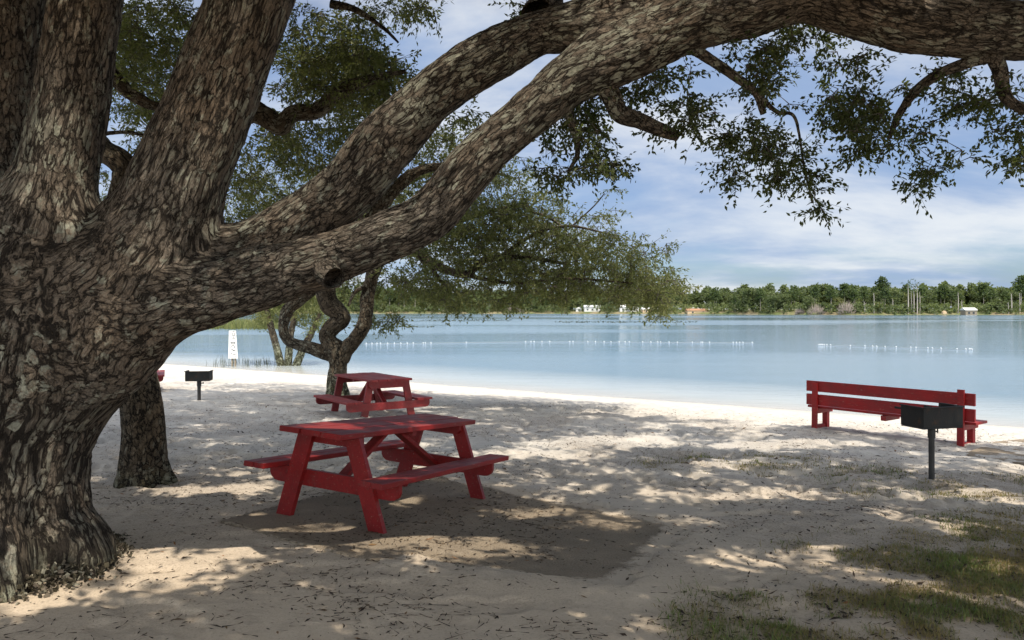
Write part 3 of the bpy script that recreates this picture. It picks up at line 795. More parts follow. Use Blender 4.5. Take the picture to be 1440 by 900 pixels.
def build_second_oak():
    d = p2[1]
    tr = Tube(*limb_px([(206, 705, d, 92), (204, 680, d, 74), (203, 650, d, 62), (202, 600, d, 57), (196, 550, d, 54), (186, 500, d + .05, 52), (176, 440, d + .2, 50), (168, 360, d + .3, 46), (170, 300, d + .4, 42), (178, 250, d + .5, 36), (170, 228, d + .5, 34), (140, 205, d + .6, 30), (100, 150, d + .7, 26), (80, 50, d + .8, 20)]), .02, 110, lambda th, z: 1 + .14 * sstep(.35, 0, z) * np.cos(th * 5 + 1), .07, 12)
    tr.bark(.034, .45, .010).mesh('trunk', M['bark_far'], oak2)
    for b in ([(170, 300, d + .4, 40), (230, 230, d + .5, 36), (300, 180, d + .6, 34), (350, 158, d + .7, 32), (372, 164, d + .7, 30), (394, 178, d + .7, 27), (412, 160, d + .7, 24), (445, 156, d + .7, 22), (480, 128, d + .7, 20), (520, 112, d + .7, 14), (570, 100, d + .8, 6)],
              [(150, 95, d + 1, 20), (168, 118, d + 1, 20), (190, 136, d + 1, 17), (230, 150, d + 1, 12), (300, 130, d + 1, 8)],
              [(520, 310, 9, 20), (560, 262, 9, 17), (590, 240, 9, 14), (630, 232, 9, 9)],
              [(300, 20, d + 1.5, 10), (370, -5, d + 1.5, 16), (440, -20, d + 1.5, 14)],
              [(465, 5, d, 12), (500, 14, d, 9), (540, 40, d, 5), (560, 60, d, 3)],
              [(130, 190, d + 1.5, 6), (180, 186, d + 1.5, 5), (220, 196, d + 1.5, 4)],
              [(130, 225, d + 1.5, 5), (160, 222, d + 1.5, 5), (215, 240, d + 1.5, 3)]):
        Tube(*limb_px(b), .02, 34, None, .10, 13).bark(.028, .5, .005).mesh('branch', M['bark_far'], oak2)
    cr = Crown()
    P = ell_points([(225, 40, 65, 55, 8, 12, 150), (200, 110, 45, 55, 8, 12, 90), (215, 180, 40, 50, 8.5, 12, 60), (175, 60, 30, 60, 8, 12, 60), (180, 290, 50, 50, 10, 14, 26), (150, 260, 20, 60, 10, 14, 14),
                    (480, 100, 75, 52, 7.6, 10, 190), (420, 90, 40, 60, 8, 11, 60), (540, 110, 50, 40, 8, 10, 60), (470, 40, 70, 32, 8, 12, 60), (560, 12, 55, 16, 8, 11, 26), (600, 12, 22, 12, 8, 10, 6),
                    (390, 240, 55, 60, 8.5, 12, 80), (450, 210, 60, 45, 8.5, 12, 70), (340, 300, 45, 45, 9, 13, 60), (400, 175, 40, 30, 8, 11, 34), (510, 170, 60, 34, 8.5, 12, 44), (600, 215, 60, 40, 9, 12, 40), (640, 190, 40, 25, 9, 12, 20), (620, 260, 36, 30, 9, 12, 30), (540, 262, 40, 36, 9, 12, 30), (560, 170, 50, 26, 9, 12, 20), (330, 230, 30, 40, 9, 13, 26), (655, 160, 26, 16, 8, 10, 6)])
    P = P[R.random(len(P)) < .82]
    cr.sprays(P, 44, .062, .27, .5, True, .30 + .42 * R.random(len(P)), .004)
    H = ell_points([(100, -160, 420, 130, 7, 13, 150), (480, -140, 260, 110, 8, 12, 50)])
    cr.sprays(H, 44, .10, .3, .3, False, .3 + .3 * R.random(len(H)))
    cr.build('crown', [M['leaf_olive'], M['twig']], oak2)


build_second_oak()

# ---- twisted oak behind the far table
p3 = on_ground(474, 562)
oak3 = thing('oak_tree', 'twisted dark oak with crooked forking trunk behind the smaller worn red table', 'tree', p3)


def build_twisted():
    d = p3[1]
    T_ = [[(474, 572, d, 40), (474, 560, d, 33), (473, 535, d, 27), (475, 515, d, 25), (474, 500, d, 29), (470, 490, d, 30), (463, 481, d, 24), (460, 471, d, 22), (468, 461, d, 23), (481, 449, d, 23), (474, 438, d, 25), (463, 428, d, 26), (457, 412, d, 27), (459, 395, d, 26), (468, 370, d, 24), (490, 330, d, 22), (520, 300, d, 18), (560, 262, d, 12)],
          [(478, 505, d, 24), (486, 491, d, 22), (500, 476, d - .1, 20), (511, 460, d - .2, 21), (515, 444, d - .2, 20), (516, 420, d - .2, 19), (521, 395, d - .2, 18), (528, 375, d - .2, 20), (540, 350, d - .3, 20), (580, 350, d - .5, 17), (600, 366, d - .8, 13), (625, 378, d - 1, 11), (655, 386, d - 1.2, 10), (672, 372, d - 1.2, 10), (690, 364, d - 1.4, 8), (740, 362, d - 1.6, 6), (800, 372, d - 1.8, 4)],
          [(468, 500, d, 22), (455, 496, d, 20), (434, 489, d, 17), (417, 484, d, 15), (404, 477, d, 14), (399, 464, d, 14), (400, 448, d, 16), (406, 434, d, 17), (424, 420, d, 15), (440, 405, d, 12), (420, 380, d, 9)]]
    Tube(*limb_px(T_[0]), .035, 44, None, .2, 21).bark(.05, .5, .022).mesh('trunk', M['bark_far'], oak3)
    for t in T_[1:]: Tube(*limb_px(t), .035, 36, None, .2, 22).bark(.05, .5, .018).mesh('limb', M['bark_far'], oak3)
    for b in ([(540, 350, d - .3, 12), (620, 320, d - .5, 9), (680, 300, d - 1, 7), (740, 285, d - 1.2, 4)], [(700, 365, d - 1.4, 8), (750, 330, d - 1.5, 5), (800, 318, d - 1.6, 4), (860, 330, d - 1.7, 2.5)],
              [(740, 296, d - 1, 4), (770, 305, d - 1.2, 4), (795, 322, d - 1.3, 3)], [(640, 384, d - 1.1, 7), (720, 398, d - 1.4, 5), (800, 392, d - 1.6, 4), (890, 398, d - 1.8, 2.5)], [(600, 366, d - .8, 8), (620, 395, d - .8, 5), (640, 410, d - .9, 3)],
              [(522, 400, d - .2, 8), (500, 410, d - .5, 6), (490, 430, d - .8, 3)], [(560, 262, d, 10), (640, 230, d, 7), (720, 250, d - .5, 4)], [(800, 322, d - 1.3, 2.5), (835, 290, d - 1.4, 2), (850, 272, d - 1.5, 1.5)]):
        Tube(*limb_px(b), .05, 10, None, .1, 23).flat_bark().mesh('branch', M['bark_far'], oak3)
    cr = Crown(); a, b = d - 2.4, d + .8
    P = ell_points([(600, 395, 55, 24, a, b, 60), (640, 350, 75, 45, a, b, 150), (700, 335, 85, 50, a, b, 190), (765, 340, 85, 52, a, b, 210), (835, 362, 75, 42, a, b, 170), (900, 388, 48, 34, a, b, 100), (935, 408, 28, 22, a, b, 36), (690, 275, 60, 34, a, b, 70), (650, 300, 60, 36, a, b, 80),
                    (750, 290, 50, 28, a, b, 44), (745, 398, 80, 26, a, b, 120), (620, 412, 45, 14, a, b, 40), (820, 408, 80, 18, a, b, 80), (900, 418, 34, 16, a, b, 30), (640, 425, 50, 10, a, b, 22), (700, 425, 40, 8, a, b, 14), (560, 330, 60, 50, a, b, 60), (850, 300, 22, 18, a, b, 8), (880, 340, 40, 20, a, b, 20), (855, 262, 16, 10, a, b, 4),
                    (925, 436, 14, 16, a, b, 8), (560, 400, 40, 20, a, b, 24), (700, 232, 50, 26, a, b, 24), (740, 260, 40, 26, a, b, 20), (940, 350, 14, 14, a, b, 4)])
    P = P[R.random(len(P)) < .80]
    cr.sprays(P, 40, .085, .36, .55, True, .38 + .42 * R.random(len(P)), .006)
    P = ell_points([(500, 300, 110, 70, d, d + 3, 190), (420, 330, 80, 60, d, d + 3, 120), (330, 320, 60, 60, d, d + 4, 60), (490, 400, 60, 26, d, d + 3, 44), (560, 300, 60, 50, d, d + 2, 60), (470, 405, 30, 30, d, d + 2, 16), (535, 456, 34, 8, d, d + 1.5, 22), (550, 446, 30, 8, d, d + 1, 10), (430, 270, 90, 40, d, d + 3, 70), (200, 300, 70, 60, d, d + 4, 60)])
    P = P[R.random(len(P)) < .75]
    cr.sprays(P, 40, .085, .36, .5, True, .35 + .4 * R.random(len(P)), .006)
    cr.build('crown', [M['leaf_olive'], M['twig']], oak3)


build_twisted()


# ---- small many-stemmed tree standing in the shallows
def water_point(u, v):
    d = (EYE - ZW) * F / (v - CY); return np.array([(u - CX) / F * d, d, ZW])


p4 = water_point(407, 514)
wt = thing('small_tree', 'small tree with several slanting stems standing in the shallow water', 'tree', p4)


def build_wet_tree():
    d = p4[1]
    for i, b in enumerate(([(397, 522, d, 12), (393, 505, d, 11), (386, 478, d, 10), (379, 452, d, 9), (372, 425, d, 6), (365, 400, d, 3)], [(404, 522, d, 11), (406, 500, d, 11), (409, 470, d, 9), (414, 446, d, 8), (420, 420, d, 6), (430, 390, d, 3)],
                           [(414, 522, d, 12), (422, 500, d, 11), (432, 480, d, 10), (441, 462, d, 8), (452, 435, d, 5), (460, 410, d, 3)])):
        Tube(*limb_px(b), .1, 16, None, .1, 30 + i).flat_bark().mesh('stem', M['bark_far'], wt)
    cr = Crown()
    P = ell_points([(385, 425, 38, 22, d - 1, d + 2, 90), (430, 430, 40, 20, d - 1, d + 2, 90), (410, 400, 50, 20, d - 1, d + 2, 70), (372, 446, 16, 8, d - 1, d + 1, 16), (440, 452, 22, 10, d - 1, d + 1, 20), (460, 420, 24, 18, d, d + 2, 24)])
    cr.sprays(P, 40, .13, .5, .5, False, .55 + .35 * R.random(len(P)))
    cr.build('crown', [M['leaf_olive'], M['twig']], wt)


build_wet_tree()


# ------------------------------------------------------------------ picnic tables
def picnic_table(label, x, y, th, zg, L, W, H, bo, bi, Hb, Lb, Fs, Fa, mat, tsa=0., tsb=0., outer=False, apron=.09, nboard=4, seed=0):
    a = np.array([math.cos(th), math.sin(th)]); b = np.array([a[1], -a[0]]); rs = random.Random(seed)
    P = lambda u, v, z: np.array([x + a[0] * u + b[0] * v, y + a[1] * u + b[1] * v, z + zg + tsa * u + tsb * v])
    A3 = np.array([a[0], a[1], tsa]); B3 = np.array([b[0], b[1], tsb])
    root = thing('picnic_table', label, 'picnic table', (x, y, zg), 'red picnic tables')
    put = lambda mb, n: world_child(mb.build(n, mat), root)
    t = .040; bw = W / nboard
    mb = MB()
    for i in range(nboard):
        v = -W / 2 + bw * (i + .5); j = rs.uniform(-.012, .012); dz = rs.uniform(-.003, .003)
        mb.board(P(-L / 2 + j, v, H - t / 2 + dz), P(L / 2 + j + rs.uniform(-.02, .02), v, H - t / 2 + dz + rs.uniform(-.003, .003)), B3, bw - .007, t)
    put(mb, 'tabletop')
    sw = bo - bi
    for s_ in (-1, 1):
        mb = MB(); n = 2
        for i in range(n):
            v = s_ * (bi + sw * (i + .5) / n); mb.board(P(-Lb / 2 + rs.uniform(-.008, .008), v, Hb - t / 2), P(Lb / 2 + rs.uniform(-.012, .012), v, Hb - t / 2 + rs.uniform(-.003, .003)), B3, sw / n - .006, t)
        put(mb, 'seat')
    lw, lt = .135, .042; vt = W / 2 - .075
    for e in (-1, 1):
        for s_ in (-1, 1):
            mb = MB(); u0 = e * Fa - lt / 2; k = s_
            v0, v1 = s_ * Fs, s_ * vt; zt = H - t - .001
            poly = [P(u0, v0 - lw * .5, -.06), P(u0, v0 + lw * .5, -.06), P(u0, v1 + lw * .5, zt), P(u0, v1 - lw * .5, zt)]
            mb.prism(poly, A3 * lt); put(mb, 'leg')
        off = (lt + .002) * (e if outer else -e); u0 = e * Fa + off - lt / 2
        # beam under the seats, lower corners rounded off
        zt = Hb - t - .002; hb = .125 if not outer else .135; o_ = bo - .03
        poly = [P(u0, -o_, zt), P(u0, o_, zt)] + [P(u0, o_ - r * .06, zt - hb + hb * .5 * q) for r, q in ((0, 1), (.25, .45), (.8, .08), (1.4, 0))] + [P(u0, -o_ + r * .06, zt - hb + hb * .5 * q) for r, q in ((1.4, 0), (.8, .08), (.25, .45), (0, 1))]
        mb = MB(); mb.prism(poly, A3 * lt); put(mb, 'seat_support')
        mb = MB(); zt = H - t - .002; o_ = W / 2 - .02; u1 = u0
        mb.prism([P(u1, -o_, zt), P(u1, o_, zt), P(u1, o_, zt - apron * .6), P(u1, o_ - .04, zt - apron), P(u1, -o_ + .04, zt - apron), P(u1, -o_, zt - apron * .6)], A3 * lt); put(mb, 'top_support')
        mb = MB(); ub = e * Fa - e * (lt * 1.5 + .006)
        mb.board(P(ub, 0, Hb - t - .09), P(e * .05, 0, H - t - .012), B3, .085, .040); put(mb, 'brace')
    mb = MB(); mb.board(P(-.021, -W / 2 + .03, H - t - .023), P(-.021, W / 2 - .03, H - t - .023), A3, .06, .04); put(mb, 'middle_batten')
    return root


picnic_table('glossy red picnic table on the concrete pad, nearest and largest of the tables', TX, TY, TH, -.005, 2.09, .56, .709, .619, .425, .408, 2.11, .442, .819, M['red'], TSA, TSB, False, .085, 3, 1)
k2 = .968
picnic_table('worn red picnic table with wide end beam, in front of the twisted oak', -2.73 * k2, 15.111 * k2, 2.185, EYE + (-.38 - EYE) * k2, 1.71 * k2, .87 * k2, .741 * k2, .885 * k2, .56 * k2, .351 * k2, 1.627 * k2, .506 * k2, .695 * k2, M['red_worn'], .0, .0, True, .12, 5, 2)
picnic_table('red picnic table mostly hidden behind the leaning speckled oak trunk', -9.53, 19.53, math.radians(114), g(-9.53, 19.53), 1.8, .74, .72, .70, .44, .43, 1.8, .5, .65, M['red_worn'], 0, 0, True, .1, 5, 3)


# ------------------------------------------------------------------ long bench
def build_bench():
    x, y, th, L, H, zg, D, Fa = 6.087, 12.666, -.926, 2.775, .864, -.461, .475, 1.205
    a = np.array([math.cos(th), math.sin(th)]); b = np.array([-a[1], a[0]])
    P = lambda u, v, z: np.array([x + a[0] * u + b[0] * v, y + a[1] * u + b[1] * v, z + zg])
    A3 = np.array([a[0], a[1], 0]); B3 = np.array([b[0], b[1], 0]); Z3 = np.array([0, 0, 1.])
    root = thing('park_bench', 'long red plank bench facing the lake behind the black grill', 'bench', (x, y, zg))
    put = lambda mb, n: world_child(mb.build(n, M['red_bench']), root)
    for z0, h in ((H - .095, .185), (H - .330, .190)):
        mb = MB(); mb.board(P(-L / 2, .0, z0), P(L / 2, .0, z0 - .004), Z3, h, .040); put(mb, 'back_board')
    mb = MB()
    for i in range(3):
        v = .085 + .135 * i; mb.board(P(-L / 2, v, .405), P(L / 2, v, .405), B3, .128, .040)
    put(mb, 'seat')
    for e in (-1, 0, 1):
        if e == 0:
            mb = MB(); mb.board(P(0, -.02, .34), P(0, .44, .34), Z3, .085, .085); put(mb, 'seat_bearer'); continue
        u = e * Fa
        mb = MB(); mb.board(P(u, -.062, -.12), P(u, -.042, H + (.045 if e > 0 else -.03)), A3, .10, .04); put(mb, 'back_post')
        mb = MB(); mb.board(P(u, .30, -.12), P(u, .30, .295), A3, .09, .09); put(mb, 'leg')
        mb = MB(); mb.board(P(u, -.02, .339), P(u, .45, .339), Z3, .088, .088); put(mb, 'seat_bearer')
        mb = MB(); mb.board(P(u, -.02, .055), P(u, .36 if e < 0 else .24, .055), Z3, .085, .05); put(mb, 'foot_rail')
    return root


build_bench()


# ------------------------------------------------------------------ grills
def build_grill(label, pos, w, dp, h, top, rz, mat, post_w):
    root = thing('park_grill', label, 'grill', pos, 'pedestal grills on the sand')
    ca, sa = math.cos(rz), math.sin(rz)
    P = lambda u, v, z: np.array([pos[0] + ca * u - sa * v, pos[1] + sa * u + ca * v, pos[2] + z])
    X = np.array([ca, sa, 0]); Y = np.array([-sa, ca, 0]); Z = np.array([0, 0, 1.]); t = .008; z0 = top - h
    put = lambda mb, n, m=mat: world_child(mb.build(n, m), root)
    mb = MB()
    mb.board(P(-w / 2, 0, z0), P(w / 2, 0, z0), Y, dp, t, .001)
    mb.board(P(-w / 2, -dp / 2 + t / 2, z0 + h / 2 + t / 2), P(w / 2, -dp / 2 + t / 2, z0 + h / 2 + t / 2), Z, h - t, t, .001)
    for s_ in (-1, 1):
        mb.board(P(s_ * (w / 2 - t / 2), -dp / 2 + t + .002, z0 + h / 2 + t / 2), P(s_ * (w / 2 - t / 2), dp / 2, z0 + h / 2 + t / 2), Z, h - t, t, .001)
        mb.board(P(s_ * (w / 2 + .012), -dp / 2, top - .006), P(s_ * (w / 2 + .012), dp / 2, top - .006), X, .02, .01, .001)
    mb.board(P(-w / 2, -dp / 2 - .012, top - .006), P(w / 2, -dp / 2 - .012, top - .006), Y, .02, .01, .001)
    mb.board(P(-w / 2 + t, dp / 2 - .004, z0 + .045), P(w / 2 - t, dp / 2 - .004, z0 + .045), Z, .075, t, .001)
    put(mb, 'firebox')
    mb = MB()
    for i in range(11): v = -dp / 2 + .03 + (dp - .06) * i / 10; mb.rod(P(-w / 2 + .02, v, top - .05), P(w / 2 - .02, v, top - .05), .006, n=6)
    for s_ in (-1, 1): mb.rod(P(s_ * (w / 2 - .06), -dp / 2 + .02, top - .058), P(s_ * (w / 2 - .06), dp / 2 + .05, top - .058), .007, n=6)
    put(mb, 'grate')
    for s_ in (-1, 1):
        mb = MB(); mb.rod(P(s_ * (w / 2 - .06), dp / 2 + .05, top - .058), P(s_ * (w / 2 - .06), dp / 2 + .15, top - .058), .012, .014); put(mb, 'handle')
    mb = MB(); mb.rod(P(0, 0, -.15), P(0, 0, z0 - t), post_w / 2, n=14); mb.rod(P(0, 0, z0 - .13), P(0, 0, z0 - t / 2 - .002), post_w / 2 + .009, n=14)
    mb.board(P(-.09, 0, z0 - .012), P(.09, 0, z0 - .012), Y, .15, .008, .001)
    put(mb, 'post', M['rust_post'])
    mb = MB(); mb.rod(P(post_w / 2, 0, z0 - .06), P(post_w / 2 + .05, 0, z0 - .06), .009); mb.rod(P(post_w / 2 + .05, 0, z0 - .078), P(post_w / 2 + .05, 0, z0 - .035), .008); put(mb, 'clamp_pin', M['rust_post'])
    return root


pg = on_ground(1310, 671); build_grill('black pedestal grill standing in front of the long red bench', pg, .52, .33, .235, 101.5 / F * pg[1], math.radians(15), M['grill'], .062)
pg = on_ground(280, 563); build_grill('small black pedestal grill alone on the sand near the water', pg, .50, .36, .215, 42 / F * pg[1], math.radians(10), M['grill'], .075)


# ------------------------------------------------------------------ sign, marker, floats
def build_sign():
    p = water_point(328, 515); d = p[1]
    root = thing('water_sign', 'tall narrow white sign with dark vertical lettering at the water edge', 'sign', p)
    X = lambda u, v, dd=0.: px(u, v, d + dd)
    mb = MB(); mb.prism([X(321, 504), X(334.2, 504), X(331.5, 465), X(322, 465)], (0, .04, 0)); world_child(mb.build('panel', M['white']), root)
    mb = MB()
    for a, b in ((325.2, 327.2), (329.5, 331.4)): mb.prism([X(a, 522, .05), X(b, 522, .05), X(b, 480, .05), X(a, 480, .05)], (0, .09, 0))
    world_child(mb.build('post', M['post_wood']), root)
    mb = MB()
    def st(u0, v0, u1, v1, w=.8):
        a = np.array([u0, v0]); b = np.array([u1, v1]); e = (b - a) / np.linalg.norm(b - a); n = np.array([-e[1], e[0]]) * w / 2
        q = [a - n, b - n, b + n, a + n]; mb.prism([X(*c, -.012) for c in q], (0, .010, 0))
    st(326.5, 466.4, 330, 466.4); st(326.6, 468.2, 326.6, 470.4); st(329.4, 468.2, 329.4, 470.4); st(326, 471.4, 331, 471.4)          # letters laid on their side, read downwards
    st(327.6, 473.2, 329, 474.8); st(325.6, 476.4, 331, 476.4); st(324.4, 481.5, 330.5, 481.5); st(324.6, 480, 324.6, 483); st(330.4, 480, 330.4, 483.8); st(325, 483.6, 330.6, 483.6)
    st(325, 486.6, 324.4, 490); st(329.6, 486.6, 330.2, 490); st(325, 491, 329.6, 492.6); st(325.2, 486.4, 329.6, 486); st(327, 493.6, 331.6, 493.2); st(325.4, 496, 326, 498.6); st(327, 498.8, 331.5, 498.4); st(330, 501, 331.4, 502.4)
    world_child(mb.build('lettering', M['letter']), root)


build_sign()


def build_marker():
    p = px(208, 511, 33.5); root = thing('marker_post', 'short white post on a dark plank beside the leaning oak trunk', 'post', p)
    X = lambda u, v: px(u, v, 33.5)
    mb = MB(); mb.prism([X(196, 509), X(216, 509), X(216, 497.5), X(212, 496), X(196, 496)], (0, .2, 0)); world_child(mb.build('post', M['white']), root)
    mb = MB(); mb.prism([X(216.3, 506), X(217.4, 506), X(217.4, 498.5), X(216.3, 498.5)], (0, .2, 0)); world_child(mb.build('edge_bracket', M['letter']), root)
    mb = MB(); mb.prism([X(194, 516), X(216.4, 516), X(216.4, 509.3), X(194, 509.3)], (0, .3, 0)); world_child(mb.build('plank_base', M['post_wood']), root)


build_marker()


def build_floats():
    me = None
    lines = [([515, 523, 530, 535, 545, 554.6, 563.5, 572.5, 581, 595, 598, 606, 655.6, 739, 746.5, 751, 762, 773] + [x / 4.364 + 780 for x in (92, 112, 203, 250, 303, 345, 395, 432, 457, 540, 590, 632, 650, 702, 752, 845, 897, 907, 950, 1095, 1115, 1135, 1155, 1212)],
              lambda u: 483.6 - 2.6 * sstep(515, 760, u) + 1.2 * sstep(760, 1060, u), 'white float on the longer left rope line across the swimming area', 'floats on the long swim line'),
             ([x / 4.235 + 1100 for x in (218, 226, 234, 240, 250, 265, 288, 405, 492, 538, 562, 612, 678, 765, 796, 867, 894, 945, 1040, 1093, 1115, 1122, 1130)],
              lambda u: 485.3 + 6.8 * (u - 1150) / 217, 'white float on the shorter rope line off the long red bench', 'floats on the short swim line')]
    for us, vf, lab, grp in lines:
        pts = []
        for u in us:
            p = water_point(u, float(vf(u))); pts.append(p)
            if me is None:
                import bmesh
                b = bmesh.new(); bmesh.ops.create_uvsphere(b, u_segments=12, v_segments=8, radius=1.)
                for v in b.verts: v.co = Vector((v.co.x * .05, v.co.y * .05, v.co.z * .065 + .03)) if v.co.z < .8 else Vector((v.co.x * .055, v.co.y * .055, v.co.z * .07 + .03))
                me = bpy.data.meshes.new('float'); b.to_mesh(me); b.free(); me.materials.append(M['float_white'])
                for q in me.polygons: q.use_smooth = True
            o = bpy.data.objects.new('swim_float', me); C.objects.link(o); o.location = tuple(p); tag(o, lab, 'buoy', grp)
        q = [water_point(u, float(vf(u))) + (0, 0, .015) for u in np.linspace(us[0] - 3, us[-1] + 3, 40)]
        t = Tube(q, [.012] * 40, 2., 5, None, 0, 60)
        m_ = raw_mesh('float_rope', t.V, t.Q, True); o = link('float_rope', m_, M['rope'])
        tag(o, 'thin pale rope carrying the ' + ('longer' if us[0] < 600 else 'shorter') + ' line of white floats', 'rope')


build_floats()


# ------------------------------------------------------------------ far shore: houses and trees
def house(label, u0, u1, vb, vt, d, wall, roof, gable=0, windows=((.3, .5), (.7, .5)), depth=7., porch=False):
    a = px(u0, vb, d); b = px(u1, vb, d); z0 = float(far_g(a[0], d)) - .3; H = px(0, vt, d)[2]; w = b[0] - a[0]; hw = z0 + .3 + (H - z0 - .3) * .66
    root = thing('lake_house', label, 'house', ((a[0] + b[0]) / 2, d + depth / 2, z0), 'houses on the far shore')
    put = lambda mb, n, m: world_child(mb.build(n, m), root)
    mb = MB(); mb.prism([(a[0], d, z0), (b[0], d, z0), (b[0], d, hw), (a[0], d, hw)], (0, depth, 0)); put(mb, 'wall', wall)
    mb = MB(); o = .35
    if gable: mb.prism([(a[0] - o, d - o, hw + .01), (b[0] + o, d - o, hw + .01), ((a[0] + b[0]) / 2, d - o, H)], (0, depth + 2 * o, 0))
    else: mb.prism([(a[0] - o, d - o, hw + .01), (a[0] - o, d + depth + o, hw + .01), (a[0] - o, d + depth / 2, H)], (w + 2 * o, 0, 0))
    put(mb, 'roof', roof)
    for f, s in windows:
        x = a[0] + w * f; zc = z0 + .3 + (hw - z0 - .3) * s
        mb = MB(); mb.prism([(x - .5, d - .06, zc - .55), (x + .5, d - .06, zc - .55), (x + .5, d - .06, zc + .55), (x - .5, d - .06, zc + .55)], (0, .058, 0)); put(mb, 'window', M['pane'])


fy = lambda u: float(far_y((u - CX) / F * 470)) + 4
house('small white lake cabin beside the long low white house', 810, 818.5, 438, 432, fy(814), M['house_white'], M['house_white'], 1, ((.5, .5),))
house('long low white house with grey roof on the far shore', 822, 844, 438.5, 429, fy(833), M['house_white'], M['grey_roof'], 0, ((.2, .5), (.5, .5), (.8, .5)))
house('tall white house with flat front on the far shore', 872, 885.5, 439, 428.5, fy(879), M['house_white'], M['house_white'], 0, ((.3, .5), (.7, .5)))
house('white house wing with small gable next to the tall white house', 887, 898, 439, 430, fy(893), M['house_white'], M['house_white'], 1, ((.5, .5),))
house('beige lake house half screened by hanging oak twigs', 904, 929, 439, 432.5, fy(916), M['tan_wall'], M['house_white'], 0, ((.2, .5), (.6, .5)))
house('tan lake house with long brown roof on the far shore', 967, 996, 440, 434, fy(980), M['tan_wall'], M['brown_roof'], 0, ((.25, .5), (.75, .5)))
house('small white gabled house rising behind the long brown roof', 974, 984, 438, 431.5, fy(980) + 12, M['house_white'], M['house_white'], 1, ((.5, .6),))
house('dark open lakeside shed with bright white roof', 1358, 1374, 441, 432.5, fy(1366), M['post_wood'], M['shed_roof'], 0, ((.3, .5), (.7, .5)), 5.)


def build_dock():
    d = float(far_y(230)) - 4; p = px(1329, 442, d); z = ZW
    root = thing('duck_blind', 'small tan hut on posts at the far water edge', 'hut', (p[0], p[1], z))
    mb = MB(); mb.prism([(p[0] - 1.1, d, z + .6), (p[0] + 1.1, d, z + .6), (p[0] + .8, d, z + 1.7), (p[0], d, z + 2.3), (p[0] - .8, d, z + 1.7)], (0, 1.6, 0)); world_child(mb.build('cabin', M['tan_wall']), root)
    for dx in (-.9, .9):
        mb = MB(); mb.rod((p[0] + dx, d + .5, z - .8), (p[0] + dx, d + .5, z + .62), .1); world_child(mb.build('post', M['post_wood']), root)


build_dock()


def far_tree_geo(kind, H, seed):
    """centres and tints of the leaf clumps of one distant tree, and its trunk profile"""
    rs = np.random.default_rng(seed)
    if kind == 'broad':
        n = 60; a = rnd_unit(n) * (rs.uniform(.25, 1, n) ** .5)[:, None]; Pc = a * np.array([.34, .34, .40]) * H + np.array([0, 0, .58 * H])
        Pc += rs.normal(0, .03 * H, (n, 3)); Pc[:, 0] += .08 * H * np.sin(Pc[:, 2] / H * 9 + seed); r = H * .012
    elif kind == 'pine':
        n = 34; z = rs.uniform(.58, 1, n); Pc = np.stack([rs.normal(0, .09, n) * H * (1.25 - z) * 2.2, rs.normal(0, .09, n) * H * (1.25 - z) * 2.2, z * H], 1); r = H * .009
    else:
        n = 40; a = rnd_unit(n) * (rs.uniform(.1, 1, n) ** .4)[:, None]; Pc = a * np.array([.55, .4, .5]) * H + np.array([0, 0, .5 * H]); r = H * .02
    return Pc, r


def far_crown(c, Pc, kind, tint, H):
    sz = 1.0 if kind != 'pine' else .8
    c.sprays(Pc, 20, sz * H / 13, H * .06, .1, False, np.full(len(Pc), tint) + .22 * (Pc[:, 2] / H - .55), .02, 0., 2.)


